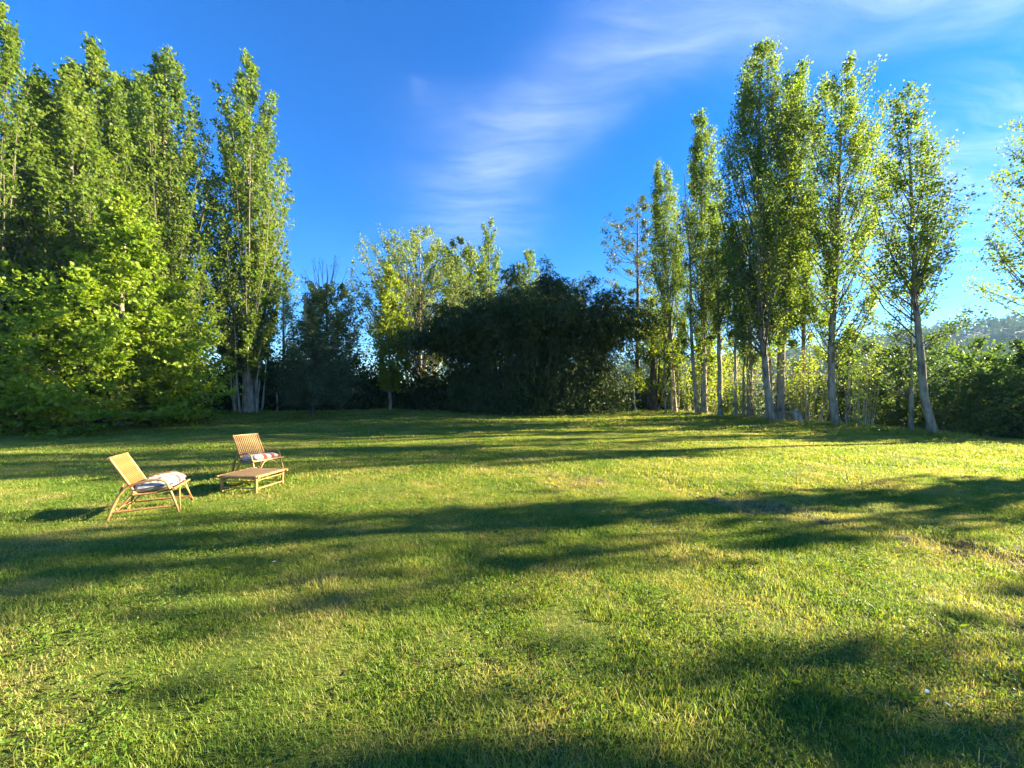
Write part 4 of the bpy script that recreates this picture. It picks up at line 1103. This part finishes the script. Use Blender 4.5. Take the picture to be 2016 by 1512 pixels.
def cushion_mat(name, bands):
    m, nt = new_mat(name)
    N = nt.nodes.new; L = nt.links.new
    tc = N('ShaderNodeTexCoord'); sx = N('ShaderNodeSeparateXYZ'); L(tc.outputs['Object'], sx.inputs[0])
    mr = N('ShaderNodeMapRange'); L(sx.outputs[1], mr.inputs[0]); mr.inputs[1].default_value = -0.29; mr.inputs[2].default_value = 0.29
    r = N('ShaderNodeValToRGB'); r.color_ramp.interpolation = 'CONSTANT'
    el = r.color_ramp.elements
    while len(el) < len(bands): el.new(0.5)
    for e, (p, c) in zip(el, bands): e.position = p; e.color = (*c, 1)
    L(mr.outputs[0], r.inputs[0])
    wv = N('ShaderNodeTexNoise'); wv.inputs['Scale'].default_value = 220; wv.inputs['Detail'].default_value = 2; L(tc.outputs['Object'], wv.inputs['Vector'])
    mx = N('ShaderNodeMix'); mx.data_type = 'RGBA'; mx.blend_type = 'MULTIPLY'; mx.inputs[0].default_value = 0.25
    L(r.outputs[0], mx.inputs[6]); L(wv.outputs['Color'], mx.inputs[7])
    p = N('ShaderNodeBsdfPrincipled'); L(mx.outputs[2], p.inputs['Base Color']); p.inputs['Roughness'].default_value = 0.9; p.inputs['Specular IOR Level'].default_value = 0.15
    p.inputs['Sheen Weight'].default_value = 0.2
    b = N('ShaderNodeBump'); b.inputs['Strength'].default_value = 0.2; b.inputs['Distance'].default_value = 0.002; L(wv.outputs['Fac'], b.inputs['Height']); L(b.outputs[0], p.inputs['Normal'])
    o = N('ShaderNodeOutputMaterial'); L(p.outputs[0], o.inputs['Surface'])
    return m

def make_cushion(label, chair, bands, name, seed, tilt=-0.10, th=0.085):
    n = 34
    u = np.linspace(-1, 1, n)
    U, V = np.meshgrid(u, u, indexing='ij')
    prof = np.sqrt(np.maximum(0, 1 - np.abs(U) ** 3.2)) ** 0.9 * np.sqrt(np.maximum(0, 1 - np.abs(V) ** 3.2)) ** 0.9
    wr = 0.006 * (vnoise(U * 3 + 9, V * 3, 50 + seed) + vnoise(U * 7, V * 7 + 3, 51 + seed)) * 2
    pin = 1 - 0.035 * (np.abs(U) ** 2 + np.abs(V) ** 2) * (1 - np.abs(np.abs(U) - np.abs(V)))
    x = U * 0.245 * pin; y = V * 0.285 * pin
    crease = 0.012 * np.cos(V * 18 + np.sin(U * 3)) * np.abs(U) ** 3 + 0.012 * np.cos(U * 17 + seed) * np.abs(V) ** 3
    zt = prof * (th + wr + crease); zb = -prof * (th * 0.65)
    top = np.stack([x, y, zt], -1).reshape(-1, 3); bot = np.stack([x, y, zb], -1).reshape(-1, 3)
    idx = np.arange(n * n).reshape(n, n)
    q = np.stack([idx[:-1, :-1], idx[1:, :-1], idx[1:, 1:], idx[:-1, 1:]], -1).reshape(-1, 4)
    mb = MB(); mb.add(top, quads=q); mb.add(bot, quads=q[:, ::-1])
    rim = np.concatenate([idx[0, :-1], idx[:-1, -1], idx[-1, :0:-1], idx[:0:-1, 0]])
    o = mb.obj('striped_cushion', cushion_mat(name, bands), smooth=True)
    tag(o, label, 'cushion', 'striped cushions on the bamboo armchairs')
    ed = MB(); P = top[np.concatenate([rim, rim[:1]])] * np.array([1.0, 1.0, 0])
    tubes(ed, P, np.full(len(P), 0.006), k=5, cap=False)
    piping = ed.obj('piping', M['navy_piping'], o, smooth=True)
    base = Matrix.Translation(chair.location) @ Matrix.Rotation(chair.rotation_euler.z, 4, 'Z') @ Matrix.Scale(0.90, 4)
    o.matrix_world = base @ Matrix.Translation((0.135, 0, 0.338 + th * 0.65 + 0.012)) @ Matrix.Rotation(tilt, 4, 'Y')
    return o

M['navy_piping'] = plain_mat('dark_piping', (0.06, 0.04, 0.07), 0.8)
WHT, RED, NVY = (0.40, 0.385, 0.36), (0.28, 0.03, 0.012), (0.045, 0.04, 0.09)
DRD = (0.30, 0.05, 0.035)
GA = 'bamboo armchairs on the lawn'
ch1 = make_chair('bamboo armchair seen from its side, nearest the camera', (-4.85, 5.15, Hs(-4.85, 5.15)), math.radians(25), GA)
ch2 = make_chair('bamboo armchair facing the camera from behind the low table', (-4.85, 7.30, Hs(-4.85, 7.30)), math.radians(-22), GA)
make_cushion('plump cushion with dark thin stripes and a broad white side panel', ch1,
             [(0.0, WHT), (0.20, NVY), (0.25, WHT), (0.31, DRD), (0.42, NVY), (0.45, WHT), (0.63, NVY), (0.67, WHT), (0.77, DRD), (0.86, WHT), (0.93, NVY)], 'dark_stripe_cloth', 1, tilt=-0.14, th=0.115)
make_cushion('flatter cushion with broad red and white stripes', ch2,
             [(0.0, WHT), (0.32, RED), (0.45, WHT), (0.60, RED), (0.73, WHT), (0.88, RED), (0.96, NVY)], 'red_stripe_cloth', 2, tilt=-0.10, th=0.085)

def make_table():
    x, y = -4.29, 6.38
    t = thing('bamboo_table', 'low square bamboo coffee table between the two armchairs', 'table', (x, y, Hs(x, y)), math.radians(-6))
    m = M['table_cane']; a = 0.325; h = 0.29
    for sx in (1, -1):
        for sy in (1, -1):
            cane('leg', [(sx * (a - 0.03), sy * (a - 0.03), -0.03), (sx * (a - 0.03), sy * (a - 0.03), h - 0.055)], 0.021, t, m, nodes=2)
    for s in (1, -1):
        cane('top_rail', [(-a - 0.04, s * a, h - 0.026), (a + 0.04, s * a, h - 0.026)], 0.021, t, m, nodes=4)
        cane('top_rail', [(s * a, -a - 0.03, h - 0.020), (s * a, a + 0.03, h - 0.020)], 0.019, t, m, nodes=4)
        cane('stretcher', [(-a + 0.03, s * (a - 0.03), 0.09), (a - 0.03, s * (a - 0.03), 0.09)], 0.013, t, m)
        cane('stretcher', [(s * (a - 0.03), -a + 0.03, 0.075), (s * (a - 0.03), a - 0.03, 0.075)], 0.013, t, m)
        cane('apron_rail', [(s * (a - 0.03), -a + 0.03, h - 0.085), (s * (a - 0.03), a - 0.03, h - 0.085)], 0.010, t, m)
        cane('apron_rail', [(-a + 0.03, s * (a - 0.03), h - 0.095), (a - 0.03, s * (a - 0.03), h - 0.095)], 0.010, t, m)
    w = MB(); box(w, (0, 0, 0), (2 * a - 0.03, 0.046, 0.010)); mw = w.mesh('slat', M['table_slat'])
    for i in range(13):
        o = bpy.data.objects.new('slat', mw); COL.objects.link(o); o.parent = t
        o.location = (0, -a + 0.042 + i * (2 * a - 0.084) / 12, h - 0.008 + 0.0025 * math.sin(i * 2.1))
M['table_slat'] = cane_mat('weathered_slat', (0.15, 0.09, 0.04), (0.24, 0.15, 0.068), (0.31, 0.21, 0.10), (3, 40, 20))
make_table()

# ------------------------------------------------------------------ small things
def stump():
    x, y = 14.5, 19.6
    t = thing('tree_stump', 'short pale sawn stump leaning at the foot of the right row', 'stump', (x, y, Hs(x, y)))
    mb = MB(); tubes(mb, curve_pts([(0.12, 0, -0.1), (0.05, 0, 0.2), (-0.10, 0, 0.62)], 8), np.array([0.30, 0.27, 0.25, 0.23, 0.22, 0.21, 0.20, 0.19]), k=11, cap=False)
    mb.obj('bark', M['bark_pale'], t, smooth=True)
    c = MB()
    P = curve_pts([(0.12, 0, -0.1), (0.05, 0, 0.2), (-0.10, 0, 0.62)], 8)
    d = P[-1] - P[-2]; d = d / np.linalg.norm(d)
    tubes(c, np.array([P[-1] - d * 0.02, P[-1] + d * 0.012]), np.array([0.188, 0.18]), k=11)
    c.obj('cut_face', plain_mat('sawn_wood', (0.46, 0.36, 0.23), 0.8), t)
stump()
def lamp_and_wires():
    x, y = -16.6, 31.0
    z = Hs(x, y)
    t = thing('street_lamp', 'pale bare pole carrying a dark hooded lamp among the trees', 'street lamp', (x, y, z))
    mb = MB(); tubes(mb, np.array([(0, 0, -0.2), (0.02, 0, 4.5), (-0.06, 0, 9.2)]), np.array([0.20, 0.17, 0.13]), k=10); mb.obj('pole', M['bark_pale'], t, smooth=True)
    cane('arm', [(-0.05, 0, 8.3), (0.25, -0.1, 8.75), (0.5, -0.15, 8.8)], 0.03, t, M['navy_piping'])
    hd = MB(); P = np.array([(0.28, -0.15, 8.45), (0.42, -0.15, 8.62), (0.58, -0.15, 8.78), (0.74, -0.15, 8.86)])
    tubes(hd, P, np.array([0.10, 0.21, 0.21, 0.09]), k=10); hd.obj('lamp_hood', plain_mat('dark_lamp', (0.03, 0.03, 0.035), 0.4), t, smooth=True)
    for i, (zz, lab) in enumerate(((6.35, 'upper thin overhead cable crossing behind the conifer'), (5.75, 'lower thin overhead cable crossing behind the conifer'))):
        pts = [(-26 + 0.0, 29.0, zz + 0.9), (-19, 29.0, zz + 0.05), (-11.0, 29.0, zz - 0.9), (-3.0, 29.0, zz - 1.4)]
        c = cane('overhead_cable', pts, 0.022, None, M['wire'], n=20, k=4)
        tag(c, lab, 'cable', 'overhead cables')
M['wire'] = plain_mat('wire', (0.45, 0.45, 0.42), 0.5)
lamp_and_wires()
fp = MB(); tubes(fp, np.array([(0, 0, -0.1), (0.0, 0, 0.7), (-0.04, 0, 1.35)]), np.array([0.05, 0.047, 0.042]), k=8)
fo = fp.obj('fence_post', M['bark_pale'], smooth=True); fo.location = (-16.6, 27.2, Hs(-16.6, 27.2))
tag(fo, 'thin weathered wooden post standing in the dark undergrowth', 'post')

def petals():
    for (x, y, r, lab) in ((2.05, 1.90, 0.4, 'pointed white petal lying in the shaded grass'), (2.06, 1.82, 1.9, 'curled white petal lying beside a pointed one')):
        z = Hs(x, y) + 0.05
        u = np.linspace(0, 1, 6); w = 0.012 * np.sin(u * math.pi) ** 0.7 + 0.0005
        v = []
        for i in range(6):
            for s in (-1, 0, 1):
                v.append((u[i] * 0.045 - 0.022, s * w[i], 0.006 * math.sin(u[i] * 3.1) + 0.004 * abs(s)))
        q = [(i * 3 + j, i * 3 + 3 + j, i * 3 + 4 + j, i * 3 + 1 + j) for i in range(5) for j in range(2)]
        mb = MB(); mb.add(v, quads=q); o = mb.obj('white_petal', M['petal'], smooth=True)
        o.location = (x, y, z); o.scale = (0.65,) * 3; o.rotation_euler = (0.25, -0.1, r); tag(o, lab, 'petal', 'white petals fallen on the grass')
M['petal'] = plain_mat('white_petal', (0.8, 0.8, 0.77), 0.7, var=0.05)
M['daisy_eye'] = plain_mat('daisy_eye', (0.6, 0.42, 0.04), 0.8)
petals()
def daisies():
    mb = MB()
    for k in range(11):
        a = k / 11 * 6.283
        ax = np.array([math.cos(a), math.sin(a), 0.25]); sd_ = np.array([-math.sin(a), math.cos(a), 0])
        p = ax * 0.004
        mb.add([p, p + ax * 0.010 + sd_ * 0.0034, p + ax * 0.015, p + ax * 0.010 - sd_ * 0.0034], quads=[(0, 1, 2, 3)])
    mp_ = mb.mesh('petals', M['petal'])
    e = MB(); tubes(e, np.array([(0, 0, -0.001), (0, 0, 0.003)]), np.array([0.005, 0.004]), k=7); me_ = e.mesh('eye', M['daisy_eye'])
    s = MB(); tubes(s, np.array([(0, 0, -0.075), (0.003, 0, -0.04), (0, 0, 0)]), np.array([0.0012] * 3), k=4); ms_ = s.mesh('stem', M['culm'])
    rng = np.random.default_rng(8)
    for (x, y) in ((-3.95, 4.15), (-3.7, 4.25), (-3.85, 4.45), (-0.35, 5.0), (2.9, 4.5), (-1.9, 5.2), (3.6, 5.9), (-2.1, 3.4), (1.6, 4.3), (4.4, 5.6), (-2.6, 5.9), (2.35, 6.4)):
        z = Hs(x, y) + 0.07
        t = thing('daisy', 'tiny white daisy flower standing in the mown grass', 'daisy', (x, y, z), rng.uniform(0, 6), 'daisies scattered over the lawn')
        t.scale = (0.75,) * 3
        for nm, d in (('petals', mp_), ('eye', me_), ('stem', ms_)):
            o = bpy.data.objects.new(nm, d); COL.objects.link(o); o.parent = t
daisies()

print('TRIS', sum(sum(len(p.vertices) - 2 for p in []) or (len(m.loops) - 2 * len(m.polygons)) for m in bpy.data.meshes))
